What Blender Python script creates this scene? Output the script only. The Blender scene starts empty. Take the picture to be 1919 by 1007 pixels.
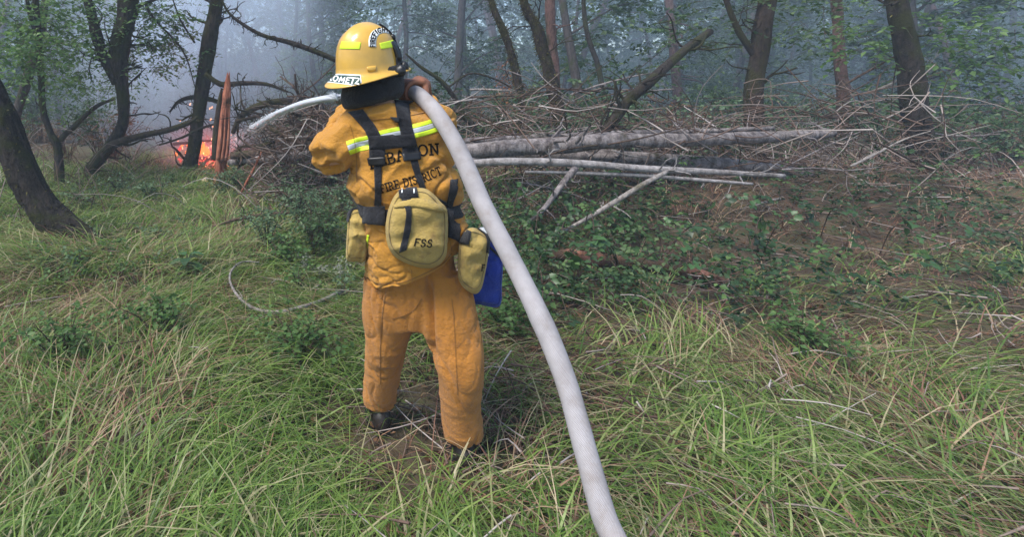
import bpy, math, random
import numpy as np
from mathutils import Vector, Matrix
from mathutils.bvhtree import BVHTree

random.seed(7)
RNG = np.random.default_rng(11)
SC = bpy.context.scene
COL = SC.collection
R = math.radians

# ------------------------------------------------------------------ camera
PITCH = R(8.0)          # camera tilted a little down
EYE = np.array([0.0, 0.0, 1.60])
FPX = 1000.0            # focal length in photograph pixels
CX, CY = 600.0, 297.0   # principal point in photograph pixels
IMG_W, IMG_H = 1919.0, 1007.0
cam = bpy.data.cameras.new('camera')
cam.sensor_width = 36.0
cam.lens = FPX / IMG_W * 36.0
cam.shift_x = (IMG_W / 2 - CX) / IMG_W
cam.shift_y = -(IMG_H / 2 - CY) / IMG_W
cam.clip_start = 0.05
cam.clip_end = 1000
cam_o = bpy.data.objects.new('camera', cam)
COL.objects.link(cam_o)
cam_o.location = EYE
cam_o.rotation_euler = (math.pi / 2 - PITCH, 0, 0)
SC.camera = cam_o

# ------------------------------------------------------------------ sky, sun, exposure
SUN_EL, SUN_AZ = R(57), R(238)      # azimuth measured clockwise from +Y
w = bpy.data.worlds.new('World')
SC.world = w
w.use_nodes = True
nt = w.node_tree
bg = nt.nodes['Background']
sky = nt.nodes.new('ShaderNodeTexSky')
sky.sky_type = 'NISHITA'
sky.sun_disc = False
sky.sun_elevation = SUN_EL
sky.sun_rotation = SUN_AZ
sky.air_density = 1.0
sky.dust_density = 0.6
nt.links.new(sky.outputs[0], bg.inputs[0])
bg.inputs[1].default_value = 0.105
sun = bpy.data.lights.new('sun', 'SUN')
sun.energy = 2.6
sun.angle = R(24)
sun.color = (1.0, 0.95, 0.88)
sun_o = bpy.data.objects.new('sun', sun)
COL.objects.link(sun_o)
sd = Vector((math.sin(SUN_AZ) * math.cos(SUN_EL), math.cos(SUN_AZ) * math.cos(SUN_EL), math.sin(SUN_EL)))
sun_o.rotation_euler = (-sd).to_track_quat('-Z', 'Y').to_euler()
vs = SC.view_settings
vs.view_transform = 'Standard'
vs.look = 'None'
vs.exposure = 1.25
vs.gamma = 1.0
SC.render.engine = 'CYCLES'
cy = SC.cycles
cy.use_denoising = True
cy.max_bounces = 6
cy.diffuse_bounces = 3
cy.glossy_bounces = 2
cy.transmission_bounces = 4
cy.volume_bounces = 4
cy.transparent_max_bounces = 6
cy.sample_clamp_indirect = 4.0
cy.volume_step_rate = 2.0
cy.volume_max_steps = 96

# ------------------------------------------------------------------ pixel to world
FWD = np.array([0, math.cos(PITCH), -math.sin(PITCH)])
UPV = np.array([0, math.sin(PITCH), math.cos(PITCH)])
RGT = np.array([1.0, 0, 0])


def ray(px, py):
    d = FWD + RGT * ((px - CX) / FPX) + UPV * ((CY - py) / FPX)
    return d / np.linalg.norm(d)


def at(px, py, Y):
    d = ray(px, py)
    return EYE + d * (Y / d[1])


def mpp(Y, py=297):
    """metres per photograph pixel at distance Y"""
    return float(at(CX + 1, py, Y)[0] - at(CX, py, Y)[0])


# ------------------------------------------------------------------ numpy noise
def _hash(ix, iy, iz, s):
    n = ix.astype(np.uint64) * np.uint64(374761393) + iy.astype(np.uint64) * np.uint64(668265263) + iz.astype(np.uint64) * np.uint64(2147483647) + np.uint64(s * 1013904223 + 7)
    n = (n ^ (n >> np.uint64(13))) * np.uint64(1274126177)
    n = n ^ (n >> np.uint64(16))
    return (n & np.uint64(0xffffff)).astype(np.float64) / 8388607.5 - 1.0


def vn(P, scale=1.0, seed=0):
    """smooth value noise in [-1, 1], P (N,3)"""
    with np.errstate(over='ignore'):
        Q = np.atleast_2d(np.asarray(P, float)) * scale + 1000.0
        I = np.floor(Q).astype(np.int64)
        f = Q - I
        f = f * f * (3 - 2 * f)
        out = 0
        for dx in (0, 1):
            for dy in (0, 1):
                for dz in (0, 1):
                    wgt = (f[:, 0] if dx else 1 - f[:, 0]) * (f[:, 1] if dy else 1 - f[:, 1]) * (f[:, 2] if dz else 1 - f[:, 2])
                    out = out + wgt * _hash(I[:, 0] + dx, I[:, 1] + dy, I[:, 2] + dz, seed)
        return out


def fbm(P, scale=1.0, seed=0, octs=3):
    a, o = 1.0, 0
    for k in range(octs):
        o = o + a * vn(P, scale * 2 ** k, seed + k)
        a *= 0.5
    return o


def ground_h(x, y):
    x = np.atleast_1d(np.asarray(x, float))
    y = np.atleast_1d(np.asarray(y, float))
    P = np.stack([x, y, x * 0], 1)
    h = 0.05 * vn(P, 0.9, 3) + 0.10 * vn(P, 0.31, 4) * np.clip((y - 2.5) / 2, 0, 1)
    h = h + 0.45 * np.exp(-((y - 6.3) / 0.95) ** 2) / (1 + np.exp(-(x - 1.2) * 2.2))
    h = h + np.clip(y - 22, 0, 60) * 0.10
    h = h + 0.012 * vn(P, 4.0, 5)
    return h


def gz(x, y):
    return float(ground_h(x, y)[0])


def gnd(px, py):
    d = ray(px, py)
    t = 1.0
    for _ in range(4000):
        p = EYE + d * t
        if p[2] <= gz(p[0], p[1]):
            return p
        t += 0.01 + t * 0.002
    return p


# ------------------------------------------------------------------ mesh builder
class MB:
    def __init__(self):
        self.V = []
        self.F = {3: [], 4: []}
        self.n = 0
        self.attr = []

    def add(self, V, F, k=None):
        V = np.asarray(V, float).reshape(-1, 3)
        F = np.asarray(F, np.int64)
        if F.size:
            self.F[F.shape[1]].append(F + self.n)
        self.V.append(V)
        self.n += len(V)
        return self.n - len(V)

    def verts(self):
        return np.concatenate(self.V) if self.V else np.zeros((0, 3))

    def mesh(self, name, smooth=True):
        V = self.verts()
        T = np.concatenate(self.F[3]) if self.F[3] else np.zeros((0, 3), np.int64)
        Q = np.concatenate(self.F[4]) if self.F[4] else np.zeros((0, 4), np.int64)
        return mesh_from(name, V, T, Q, smooth)

    def build(self, name, mat, parent=None, smooth=True, loc=None):
        me = self.mesh(name, smooth)
        return obj(name, me, mat, parent)


def mesh_from(name, V, T, Q, smooth=True):
    me = bpy.data.meshes.new(name)
    nl = T.size + Q.size
    me.vertices.add(len(V))
    me.vertices.foreach_set('co', np.asarray(V, np.float32).ravel())
    me.loops.add(nl)
    me.polygons.add(len(T) + len(Q))
    me.loops.foreach_set('vertex_index', np.concatenate([T.ravel(), Q.ravel()]).astype(np.int32))
    ls = np.concatenate([np.arange(len(T)) * 3, T.size + np.arange(len(Q)) * 4]).astype(np.int32)
    me.polygons.foreach_set('loop_start', ls)
    me.polygons.foreach_set('use_smooth', np.full(len(T) + len(Q), smooth))
    me.update(calc_edges=True)
    me.validate()
    return me


def obj(name, me, mat=None, parent=None):
    if mat is not None and len(me.materials) == 0:
        me.materials.append(mat)
    o = bpy.data.objects.new(name, me)
    COL.objects.link(o)
    if parent is not None:
        o.parent = parent
        if parent.type == 'EMPTY' or True:
            o.matrix_parent_inverse = world_of(parent).inverted()
    return o


def world_of(o):
    m = Matrix.LocRotScale(o.location, o.rotation_euler, o.scale)
    if o.parent is not None:
        m = world_of(o.parent) @ o.matrix_parent_inverse @ m
    return m


def tag(o, label=None, cat=None, group=None, kind=None):
    if label:
        o['label'] = label
    if cat:
        o['category'] = cat
    if group:
        o['group'] = group
    if kind:
        o['kind'] = kind
    return o


def thing(name, loc, label, cat, group=None):
    o = bpy.data.objects.new(name, None)
    COL.objects.link(o)
    o.empty_display_size = 0.1
    o.location = tuple(loc)
    return tag(o, label, cat, group)


def copy_tree(o, parent=None):
    c = o.copy()
    COL.objects.link(c)
    if parent is not None:
        c.parent = parent
    for ch in KIDS.get(o.name, [x for x in o.children]):
        copy_tree(ch, c)
    return c


KIDS = {}


def catmull(P, n):
    P = np.asarray(P, float)
    if len(P) == 2:
        t = np.linspace(0, 1, n)[:, None]
        return P[0] * (1 - t) + P[1] * t
    A = np.vstack([2 * P[0] - P[1], P, 2 * P[-1] - P[-2]])
    out = []
    seg = len(P) - 1
    for u in np.linspace(0, seg, n):
        i = min(int(u), seg - 1)
        t = u - i
        p0, p1, p2, p3 = A[i], A[i + 1], A[i + 2], A[i + 3]
        out.append(0.5 * ((2 * p1) + (-p0 + p2) * t + (2 * p0 - 5 * p1 + 4 * p2 - p3) * t * t + (-p0 + 3 * p1 - 3 * p2 + p3) * t ** 3))
    return np.array(out)


def unit(v):
    v = np.asarray(v, float)
    return v / (np.linalg.norm(v, axis=-1, keepdims=True) + 1e-12)


def frames(P):
    T = unit(np.gradient(P, axis=0))
    ref = np.array([0.13, 0.31, 0.94]) if abs(T[0] @ np.array([0, 0, 1])) < 0.9 else np.array([1.0, 0.1, 0])
    N = np.zeros_like(P)
    n = unit(ref - T[0] * (ref @ T[0]))
    for i in range(len(P)):
        n = unit(n - T[i] * (n @ T[i]))
        N[i] = n
    return T, N, np.cross(T, N)


def tube(mb, pts, rad, n=None, seg=8, rough=0.0, seed=0, cap=True, nsc=6.0, flat=1.0):
    pts = np.asarray(pts, float)
    n = n or max(2, 3 * (len(pts) - 1) + 1)
    rad = np.atleast_1d(np.asarray(rad, float))
    P = catmull(pts, n)
    r = np.interp(np.linspace(0, 1, n), np.linspace(0, 1, len(rad)), rad) if len(rad) > 1 else np.full(n, rad[0])
    T, N, B = frames(P)
    a = np.linspace(0, 2 * math.pi, seg, endpoint=False)
    ring = (np.cos(a)[None, :, None] * N[:, None, :] + np.sin(a)[None, :, None] * B[:, None, :] * flat)
    V = P[:, None, :] + ring * r[:, None, None]
    V = V.reshape(-1, 3)
    if rough > 0:
        Pr = np.repeat(P, seg, 0)
        k = 1 + rough * (0.75 * fbm(Pr * 0.22 + (V - Pr) * 2.6, nsc, seed, 3) + 0.35 * vn(V, nsc * 0.35, seed + 9))
        V = np.repeat(P, seg, 0) + (V - np.repeat(P, seg, 0)) * k[:, None]
    i = np.arange(n - 1)[:, None] * seg
    j = np.arange(seg)[None, :]
    j2 = (j + 1) % seg
    F = np.stack([i + j, i + j2, i + seg + j2, i + seg + j], -1).reshape(-1, 4)
    b = mb.add(V, F)
    if cap:
        c = mb.add(np.array([P[0] - T[0] * r[0] * 0.15, P[-1] + T[-1] * r[-1] * 0.15]), np.zeros((0, 3), int))
        jj = np.arange(seg)
        jn = (jj + 1) % seg
        F1 = np.stack([np.full(seg, c), b + jn, b + jj], 1)
        e = b + (n - 1) * seg
        F2 = np.stack([np.full(seg, c + 1), e + jj, e + jn], 1)
        mb.F[3].append(F1)
        mb.F[3].append(F2)
    return P, r


def loft(mb, centers, ha, hb, side, seg=32, p=2.3, cap=True, up=None):
    """rings with half axes ha (along side) and hb (across), superellipse exponent p"""
    C = np.asarray(centers, float)
    side = unit(np.asarray(side, float))
    n = len(C)
    T = unit(np.gradient(C, axis=0))
    a = np.linspace(0, 2 * math.pi, seg, endpoint=False)
    ca, sa = np.cos(a), np.sin(a)
    ex = np.sign(ca) * np.abs(ca) ** (2 / p)
    ey = np.sign(sa) * np.abs(sa) ** (2 / p)
    V = []
    for i in range(n):
        s = side[i] if side.ndim == 2 else side
        t = up if up is not None else T[i]
        s = unit(s - t * (s @ t))
        o = np.cross(t, s)
        V.append(C[i] + ex[:, None] * s * ha[i] + ey[:, None] * o * hb[i])
    V = np.concatenate(V)
    i = np.arange(n - 1)[:, None] * seg
    j = np.arange(seg)[None, :]
    j2 = (j + 1) % seg
    F = np.stack([i + j, i + j2, i + seg + j2, i + seg + j], -1).reshape(-1, 4)
    b = mb.add(V, F)
    if cap:
        c = mb.add(np.array([C[0], C[-1]]), np.zeros((0, 3), int))
        jj = np.arange(seg)
        jn = (jj + 1) % seg
        mb.F[3].append(np.stack([np.full(seg, c), b + jn, b + jj], 1))
        e = b + (n - 1) * seg
        mb.F[3].append(np.stack([np.full(seg, c + 1), e + jj, e + jn], 1))
    return b


def box(mb, c, hx, hy, hz, rot=None):
    s = np.array([[x, y, z] for x in (-1, 1) for y in (-1, 1) for z in (-1, 1)], float) * [hx, hy, hz]
    if rot is not None:
        s = s @ np.asarray(rot).T
    mb.add(s + np.asarray(c), np.array([[0, 1, 3, 2], [4, 6, 7, 5], [0, 4, 5, 1], [2, 3, 7, 6], [0, 2, 6, 4], [1, 5, 7, 3]]))


def ball(mb, c, r, seg=12, rings=8, rough=0, seed=0):
    r = np.broadcast_to(np.asarray(r, float), (3,))
    th = np.linspace(0.02, math.pi - 0.02, rings)
    a = np.linspace(0, 2 * math.pi, seg, endpoint=False)
    V = np.stack([np.sin(th)[:, None] * np.cos(a), np.sin(th)[:, None] * np.sin(a), np.cos(th)[:, None] * np.ones(seg)], -1).reshape(-1, 3)
    if rough:
        V = V * (1 + rough * fbm(V + np.asarray(c) * 3, 2.0, seed))[:, None]
    V = V * r + np.asarray(c)
    i = np.arange(rings - 1)[:, None] * seg
    j = np.arange(seg)[None, :]
    j2 = (j + 1) % seg
    F = np.stack([i + j, i + seg + j, i + seg + j2, i + j2], -1).reshape(-1, 4)
    b = mb.add(V, F)
    e = b + (rings - 1) * seg
    c = mb.add(np.array([V[:seg].mean(0), V[-seg:].mean(0)]), np.zeros((0, 3), int))
    jj = np.arange(seg)
    jn = (jj + 1) % seg
    mb.F[3].append(np.stack([np.full(seg, c), b + jj, b + jn], 1))
    mb.F[3].append(np.stack([np.full(seg, c + 1), e + jn, e + jj], 1))


def leaves(mb, p, d, nrm, l, wd, lift=0.12, droop=0.15):
    """folded pointed leaves: p base, d direction, nrm normal; vectorised"""
    d = unit(d)
    nrm = unit(nrm - d * (nrm * d).sum(1, keepdims=True))
    s = np.cross(d, nrm)
    l = np.broadcast_to(np.asarray(l, float), (len(p),))[:, None]
    wd = np.broadcast_to(np.asarray(wd, float), (len(p),))[:, None]
    V = np.stack([p, p + d * l * 0.45 + s * wd + nrm * lift * wd * 2, p + d * l - nrm * droop * l, p + d * l * 0.45 - s * wd + nrm * lift * wd * 2], 1)
    i = np.arange(len(p))[:, None] * 4
    F = np.concatenate([i + np.array([[0, 1, 2]]), i + np.array([[0, 2, 3]])])
    mb.add(V.reshape(-1, 3), F)


# ------------------------------------------------------------------ materials
def newmat(name):
    m = bpy.data.materials.new(name)
    m.use_nodes = True
    t = m.node_tree
    return m, t, t.nodes['Principled BSDF']


def ramp(t, stops):
    r = t.nodes.new('ShaderNodeValToRGB')
    e = r.color_ramp.elements
    while len(e) < len(stops):
        e.new(0.5)
    for k, (pos, c) in enumerate(stops):
        e[k].position = pos
        e[k].color = (*c, 1)
    return r


def noise_node(t, scale, detail=4, rough=0.55, coord='Object', vscale=None):
    tc = t.nodes.new('ShaderNodeTexCoord')
    n = t.nodes.new('ShaderNodeTexNoise')
    n.inputs['Scale'].default_value = scale
    n.inputs['Detail'].default_value = detail
    n.inputs['Roughness'].default_value = rough
    if vscale:
        mp = t.nodes.new('ShaderNodeMapping')
        mp.inputs['Scale'].default_value = vscale
        t.links.new(tc.outputs[coord], mp.inputs[0])
        t.links.new(mp.outputs[0], n.inputs['Vector'])
    else:
        t.links.new(tc.outputs[coord], n.inputs['Vector'])
    return n


def bump(t, b, src, strength, dist):
    bn = t.nodes.new('ShaderNodeBump')
    bn.inputs['Strength'].default_value = strength
    bn.inputs['Distance'].default_value = dist
    t.links.new(src, bn.inputs['Height'])
    t.links.new(bn.outputs[0], b.inputs['Normal'])
    return bn


def mat_noise(name, stops, scale=6, rough=0.9, bstr=0.0, bdist=0.01, bscale=None, detail=5, vscale=None, spec=0.3):
    m, t, b = newmat(name)
    n = noise_node(t, scale, detail, 0.6, vscale=vscale)
    r = ramp(t, stops)
    t.links.new(n.outputs['Fac'], r.inputs[0])
    t.links.new(r.outputs[0], b.inputs['Base Color'])
    b.inputs['Roughness'].default_value = rough
    b.inputs['Specular IOR Level'].default_value = spec
    if bstr:
        n2 = noise_node(t, bscale or scale * 3, 6, 0.65, vscale=vscale)
        bump(t, b, n2.outputs['Fac'], bstr, bdist)
    return m


def mat_bark(name, dark, light, moss, moss_amt=0.5, scale=26, lichen=None, rough=0.92):
    m, t, b = newmat(name)
    n = noise_node(t, scale, 8, 0.75, vscale=(1, 1, 0.35))
    r = ramp(t, [(0.36, dark), (0.64, light)])
    t.links.new(n.outputs['Fac'], r.inputs[0])
    n2 = noise_node(t, 3.2, 5, 0.6)
    th = 0.72 - 0.45 * moss_amt
    mr = ramp(t, [(th - 0.05, (0, 0, 0)), (th + 0.08, (1, 1, 1))])
    t.links.new(n2.outputs['Fac'], mr.inputs[0])
    n3 = noise_node(t, 60, 3)
    mc = ramp(t, [(0.3, tuple(c * 0.5 for c in moss)), (0.7, moss)])
    t.links.new(n3.outputs['Fac'], mc.inputs[0])
    mix = t.nodes.new('ShaderNodeMixRGB')
    t.links.new(mr.outputs[0], mix.inputs[0])
    t.links.new(r.outputs[0], mix.inputs[1])
    t.links.new(mc.outputs[0], mix.inputs[2])
    out = mix.outputs[0]
    if lichen:
        n4 = noise_node(t, 13, 6, 0.7)
        lr = ramp(t, [(0.66, (0, 0, 0)), (0.80, (0.8, 0.8, 0.8))])
        t.links.new(n4.outputs['Fac'], lr.inputs[0])
        mx2 = t.nodes.new('ShaderNodeMixRGB')
        t.links.new(lr.outputs[0], mx2.inputs[0])
        t.links.new(out, mx2.inputs[1])
        mx2.inputs[2].default_value = (*lichen, 1)
        out = mx2.outputs[0]
    t.links.new(out, b.inputs['Base Color'])
    b.inputs['Roughness'].default_value = rough
    b.inputs['Specular IOR Level'].default_value = 0.2
    nb = noise_node(t, 30, 8, 0.75)
    bump(t, b, nb.outputs['Fac'], 1.0, 0.035)
    return m


def mat_leaf(name, stops, trans=0.35, rough=0.5, spec=0.35, patch=None):
    m, t, b = newmat(name)
    g = t.nodes.new('ShaderNodeNewGeometry')
    r = ramp(t, stops)
    t.links.new(g.outputs['Random Per Island'], r.inputs[0])
    col = r.outputs[0]
    if patch:
        n = noise_node(t, patch[0], 3)
        pr = ramp(t, [(0.38, (0, 0, 0)), (0.62, (1, 1, 1))])
        t.links.new(n.outputs['Fac'], pr.inputs[0])
        mx = t.nodes.new('ShaderNodeMixRGB')
        mx.blend_type = 'MULTIPLY'
        t.links.new(pr.outputs[0], mx.inputs[0])
        t.links.new(col, mx.inputs[1])
        mx.inputs[2].default_value = (*patch[1], 1)
        col = mx.outputs[0]
    t.links.new(col, b.inputs['Base Color'])
    b.inputs['Roughness'].default_value = rough
    b.inputs['Specular IOR Level'].default_value = spec
    if trans:
        tr = t.nodes.new('ShaderNodeBsdfTranslucent')
        t.links.new(col, tr.inputs[0])
        ms = t.nodes.new('ShaderNodeMixShader')
        ms.inputs[0].default_value = trans
        t.links.new(b.outputs[0], ms.inputs[1])
        t.links.new(tr.outputs[0], ms.inputs[2])
        t.links.new(ms.outputs[0], t.nodes['Material Output'].inputs[0])
    return m


def mat_plain(name, c, rough=0.5, spec=0.4, metal=0, var=0.0, vs=8, bstr=0, bscale=60, bdist=0.002):
    m, t, b = newmat(name)
    if var:
        n = noise_node(t, vs, 5, 0.6)
        r = ramp(t, [(0.3, tuple(max(0, x * (1 - var)) for x in c)), (0.7, tuple(min(1, x * (1 + var)) for x in c))])
        t.links.new(n.outputs['Fac'], r.inputs[0])
        t.links.new(r.outputs[0], b.inputs['Base Color'])
    else:
        b.inputs['Base Color'].default_value = (*c, 1)
    b.inputs['Roughness'].default_value = rough
    b.inputs['Specular IOR Level'].default_value = spec
    b.inputs['Metallic'].default_value = metal
    if bstr:
        n2 = noise_node(t, bscale, 5, 0.6)
        bump(t, b, n2.outputs['Fac'], bstr, bdist)
    return m


def mat_emit(name, c, strength):
    m, t, b = newmat(name)
    b.inputs['Base Color'].default_value = (*[x * 0.2 for x in c], 1)
    b.inputs['Emission Color'].default_value = (*c, 1)
    b.inputs['Emission Strength'].default_value = strength
    return m


def mat_cloth(name, c, var=0.22, weave=900, stain=None):
    m, t, b = newmat(name)
    n = noise_node(t, 7, 6, 0.65)
    r = ramp(t, [(0.28, tuple(x * (1 - var) for x in c)), (0.72, tuple(min(1, x * (1 + var * 0.6)) for x in c))])
    t.links.new(n.outputs['Fac'], r.inputs[0])
    col = r.outputs[0]
    if stain:
        n4 = noise_node(t, 16, 6, 0.7)
        lr = ramp(t, [(0.56, (0, 0, 0)), (0.74, (0.75, 0.75, 0.75))])
        t.links.new(n4.outputs['Fac'], lr.inputs[0])
        mx2 = t.nodes.new('ShaderNodeMixRGB')
        t.links.new(lr.outputs[0], mx2.inputs[0])
        t.links.new(col, mx2.inputs[1])
        mx2.inputs[2].default_value = (*stain, 1)
        col = mx2.outputs[0]
    t.links.new(col, b.inputs['Base Color'])
    b.inputs['Roughness'].default_value = 0.88
    b.inputs['Specular IOR Level'].default_value = 0.2
    b.inputs['Sheen Weight'].default_value = 0.15
    n2 = noise_node(t, 42, 8, 0.7)
    n3 = noise_node(t, weave, 2, 0.5)
    ad = t.nodes.new('ShaderNodeMath')
    ad.operation = 'MULTIPLY_ADD'
    t.links.new(n3.outputs['Fac'], ad.inputs[0])
    ad.inputs[1].default_value = 0.12
    t.links.new(n2.outputs['Fac'], ad.inputs[2])
    bump(t, b, ad.outputs[0], 0.9, 0.016)
    return m


M = {}
M['ground'] = mat_noise('forest_floor', [(0.3, (0.035, 0.024, 0.015)), (0.5, (0.085, 0.062, 0.038)), (0.7, (0.075, 0.08, 0.03))], 2.2, 0.95, 0.9, 0.05, 14)
M['bark_dark'] = mat_bark('bark_dark', (0.007, 0.006, 0.005), (0.065, 0.050, 0.043), (0.05, 0.052, 0.018), 0.45, lichen=(0.22, 0.23, 0.2))
M['bark_moss'] = mat_bark('bark_mossy', (0.012, 0.009, 0.007), (0.070, 0.048, 0.036), (0.055, 0.050, 0.018), 0.5, lichen=(0.25, 0.25, 0.2))
M['bark_grey'] = mat_bark('bark_grey', (0.03, 0.024, 0.024), (0.10, 0.085, 0.08), (0.06, 0.065, 0.025), 0.3)
M['bark_red'] = mat_bark('bark_red', (0.06, 0.03, 0.025), (0.19, 0.11, 0.09), (0.05, 0.045, 0.02), 0.25, lichen=(0.3, 0.26, 0.25))
M['log_grey'] = mat_bark('weathered_log', (0.07, 0.055, 0.053), (0.38, 0.335, 0.325), (0.05, 0.045, 0.02), 0.25, 14, lichen=(0.42, 0.40, 0.40))
M['log_pale'] = mat_bark('pale_log', (0.16, 0.14, 0.13), (0.48, 0.44, 0.43), (0.12, 0.10, 0.06), 0.2, 14, lichen=(0.6, 0.58, 0.56))
M['twig_brown'] = mat_bark('twig_brown', (0.04, 0.024, 0.018), (0.15, 0.10, 0.075), (0.09, 0.085, 0.04), 0.3, lichen=(0.3, 0.28, 0.24))
M['twig_pale'] = mat_bark('twig_pale', (0.16, 0.13, 0.11), (0.42, 0.38, 0.35), (0.2, 0.18, 0.12), 0.2, 30, lichen=(0.55, 0.54, 0.5))
M['twig_mix'] = mat_leaf('twig_mix', [(0.0, (0.05, 0.03, 0.022)), (0.5, (0.13, 0.085, 0.065)), (0.8, (0.24, 0.19, 0.165)), (1.0, (0.42, 0.37, 0.34))], 0, 0.9, 0.15)
M['lichen'] = mat_noise('lichen', [(0.35, (0.12, 0.12, 0.09)), (0.65, (0.34, 0.34, 0.28))], 40, 0.95, 0.6, 0.01)
M['redwood'] = mat_bark('split_red_wood', (0.18, 0.05, 0.03), (0.50, 0.20, 0.12), (0.06, 0.04, 0.02), 0.25, 9)
M['rot'] = mat_noise('rotten_red_wood', [(0.32, (0.03, 0.022, 0.014)), (0.5, (0.09, 0.05, 0.03)), (0.62, (0.30, 0.13, 0.09)), (0.76, (0.5, 0.44, 0.40))], 4.5, 0.95, 0.9, 0.03, 30)
M['cutwood'] = mat_plain('cut_wood', (0.62, 0.48, 0.32), 0.8, var=0.2)
M['leaf_bright'] = mat_leaf('leaf_bright', [(0.0, (0.055, 0.115, 0.03)), (0.5, (0.09, 0.175, 0.045)), (1.0, (0.16, 0.26, 0.085))], 0.5)
M['leaf_mid'] = mat_leaf('leaf_mid', [(0.0, (0.035, 0.078, 0.025)), (0.6, (0.065, 0.12, 0.038)), (1.0, (0.13, 0.19, 0.075))], 0.42)
M['leaf_dark'] = mat_leaf('leaf_dark', [(0.0, (0.015, 0.04, 0.014)), (0.6, (0.03, 0.068, 0.022)), (1.0, (0.055, 0.10, 0.035))], 0.3)
M['leaf_pale'] = mat_leaf('leaf_pale', [(0.0, (0.06, 0.11, 0.05)), (0.6, (0.10, 0.17, 0.08)), (1.0, (0.19, 0.26, 0.14))], 0.4)
M['leaf_brown'] = mat_leaf('leaf_brown', [(0.0, (0.07, 0.035, 0.018)), (0.6, (0.15, 0.075, 0.035)), (1.0, (0.24, 0.14, 0.07))], 0.25)
M['leaf_rust'] = mat_leaf('leaf_rust', [(0.0, (0.16, 0.06, 0.02)), (1.0, (0.34, 0.13, 0.045))], 0.25)
M['moss'] = mat_leaf('moss', [(0.0, (0.035, 0.03, 0.012)), (0.6, (0.075, 0.07, 0.022)), (1.0, (0.15, 0.14, 0.05))], 0.2, 0.9, 0.1)
M['grass'] = mat_leaf('grass_blades', [(0.0, (0.08, 0.155, 0.03)), (0.4, (0.15, 0.25, 0.045)), (0.72, (0.26, 0.36, 0.085)), (0.84, (0.36, 0.35, 0.18)), (1.0, (0.52, 0.45, 0.27))], 0.48, 0.42, 0.45)
M['drygrass'] = mat_leaf('dry_grass', [(0.0, (0.13, 0.055, 0.038)), (0.5, (0.27, 0.14, 0.09)), (0.85, (0.38, 0.28, 0.17)), (1.0, (0.5, 0.43, 0.28))], 0.25, 0.6)
M['shirt'] = mat_cloth('shirt_cloth', (0.54, 0.25, 0.034), 0.18, stain=(0.26, 0.125, 0.035))
M['trouser'] = mat_cloth('trouser_cloth', (0.47, 0.19, 0.030), 0.18, stain=(0.20, 0.085, 0.03))
M['canvas'] = mat_cloth('pouch_canvas', (0.50, 0.35, 0.10), 0.22, stain=(0.22, 0.13, 0.05))
M['webbing'] = mat_cloth('black_webbing', (0.012, 0.012, 0.016), 0.2, 1400)
M['buckle'] = mat_plain('black_plastic', (0.012, 0.012, 0.013), 0.4)
M['hood'] = mat_cloth('black_hood', (0.008, 0.008, 0.009), 0.2)
M['ink'] = mat_plain('black_ink', (0.012, 0.010, 0.008), 0.85, 0.1)
M['lime'] = mat_plain('lime_tape', (0.62, 0.80, 0.03), 0.55, var=0.08)
M['silver'] = mat_plain('silver_tape', (0.42, 0.44, 0.46), 0.45, var=0.08)
M['helmet'] = mat_plain('helmet_yellow', (0.60, 0.35, 0.055), 0.30, 0.5, var=0.16, vs=9, bstr=0.10, bscale=45)
M['helmet'].node_tree.nodes['Principled BSDF'].inputs['Coat Weight'].default_value = 0.35
M['green'] = mat_plain('plate_green', (0.012, 0.045, 0.035), 0.4)
M['white'] = mat_plain('white_print', (0.78, 0.80, 0.78), 0.45)
M['blue'] = mat_cloth('blue_nylon', (0.020, 0.045, 0.30), 0.35)
M['leather'] = mat_plain('brown_leather', (0.21, 0.085, 0.045), 0.6, var=0.3, vs=18, bstr=0.5, bscale=70)
M['bootleather'] = mat_plain('boot_leather', (0.022, 0.017, 0.014), 0.5, var=0.4, vs=14, bstr=0.5)
M['rubber'] = mat_plain('boot_sole', (0.015, 0.015, 0.015), 0.8)
M['skin'] = mat_plain('skin', (0.52, 0.30, 0.21), 0.5, var=0.06)
M['nozzle'] = mat_plain('nozzle_metal', (0.10, 0.10, 0.11), 0.35, metal=0.8)
M['char'] = mat_noise('charred_wood', [(0.3, (0.008, 0.007, 0.006)), (0.7, (0.05, 0.04, 0.035))], 14, 0.9, 0.8, 0.02, 40)
M['flame'] = mat_emit('flame', (1.0, 0.17, 0.03), 1.15)
M['flame_red'] = mat_emit('flame_red', (1.0, 0.05, 0.04), 0.6)
M['spark'] = mat_emit('spark', (1.0, 0.35, 0.16), 3)


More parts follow.
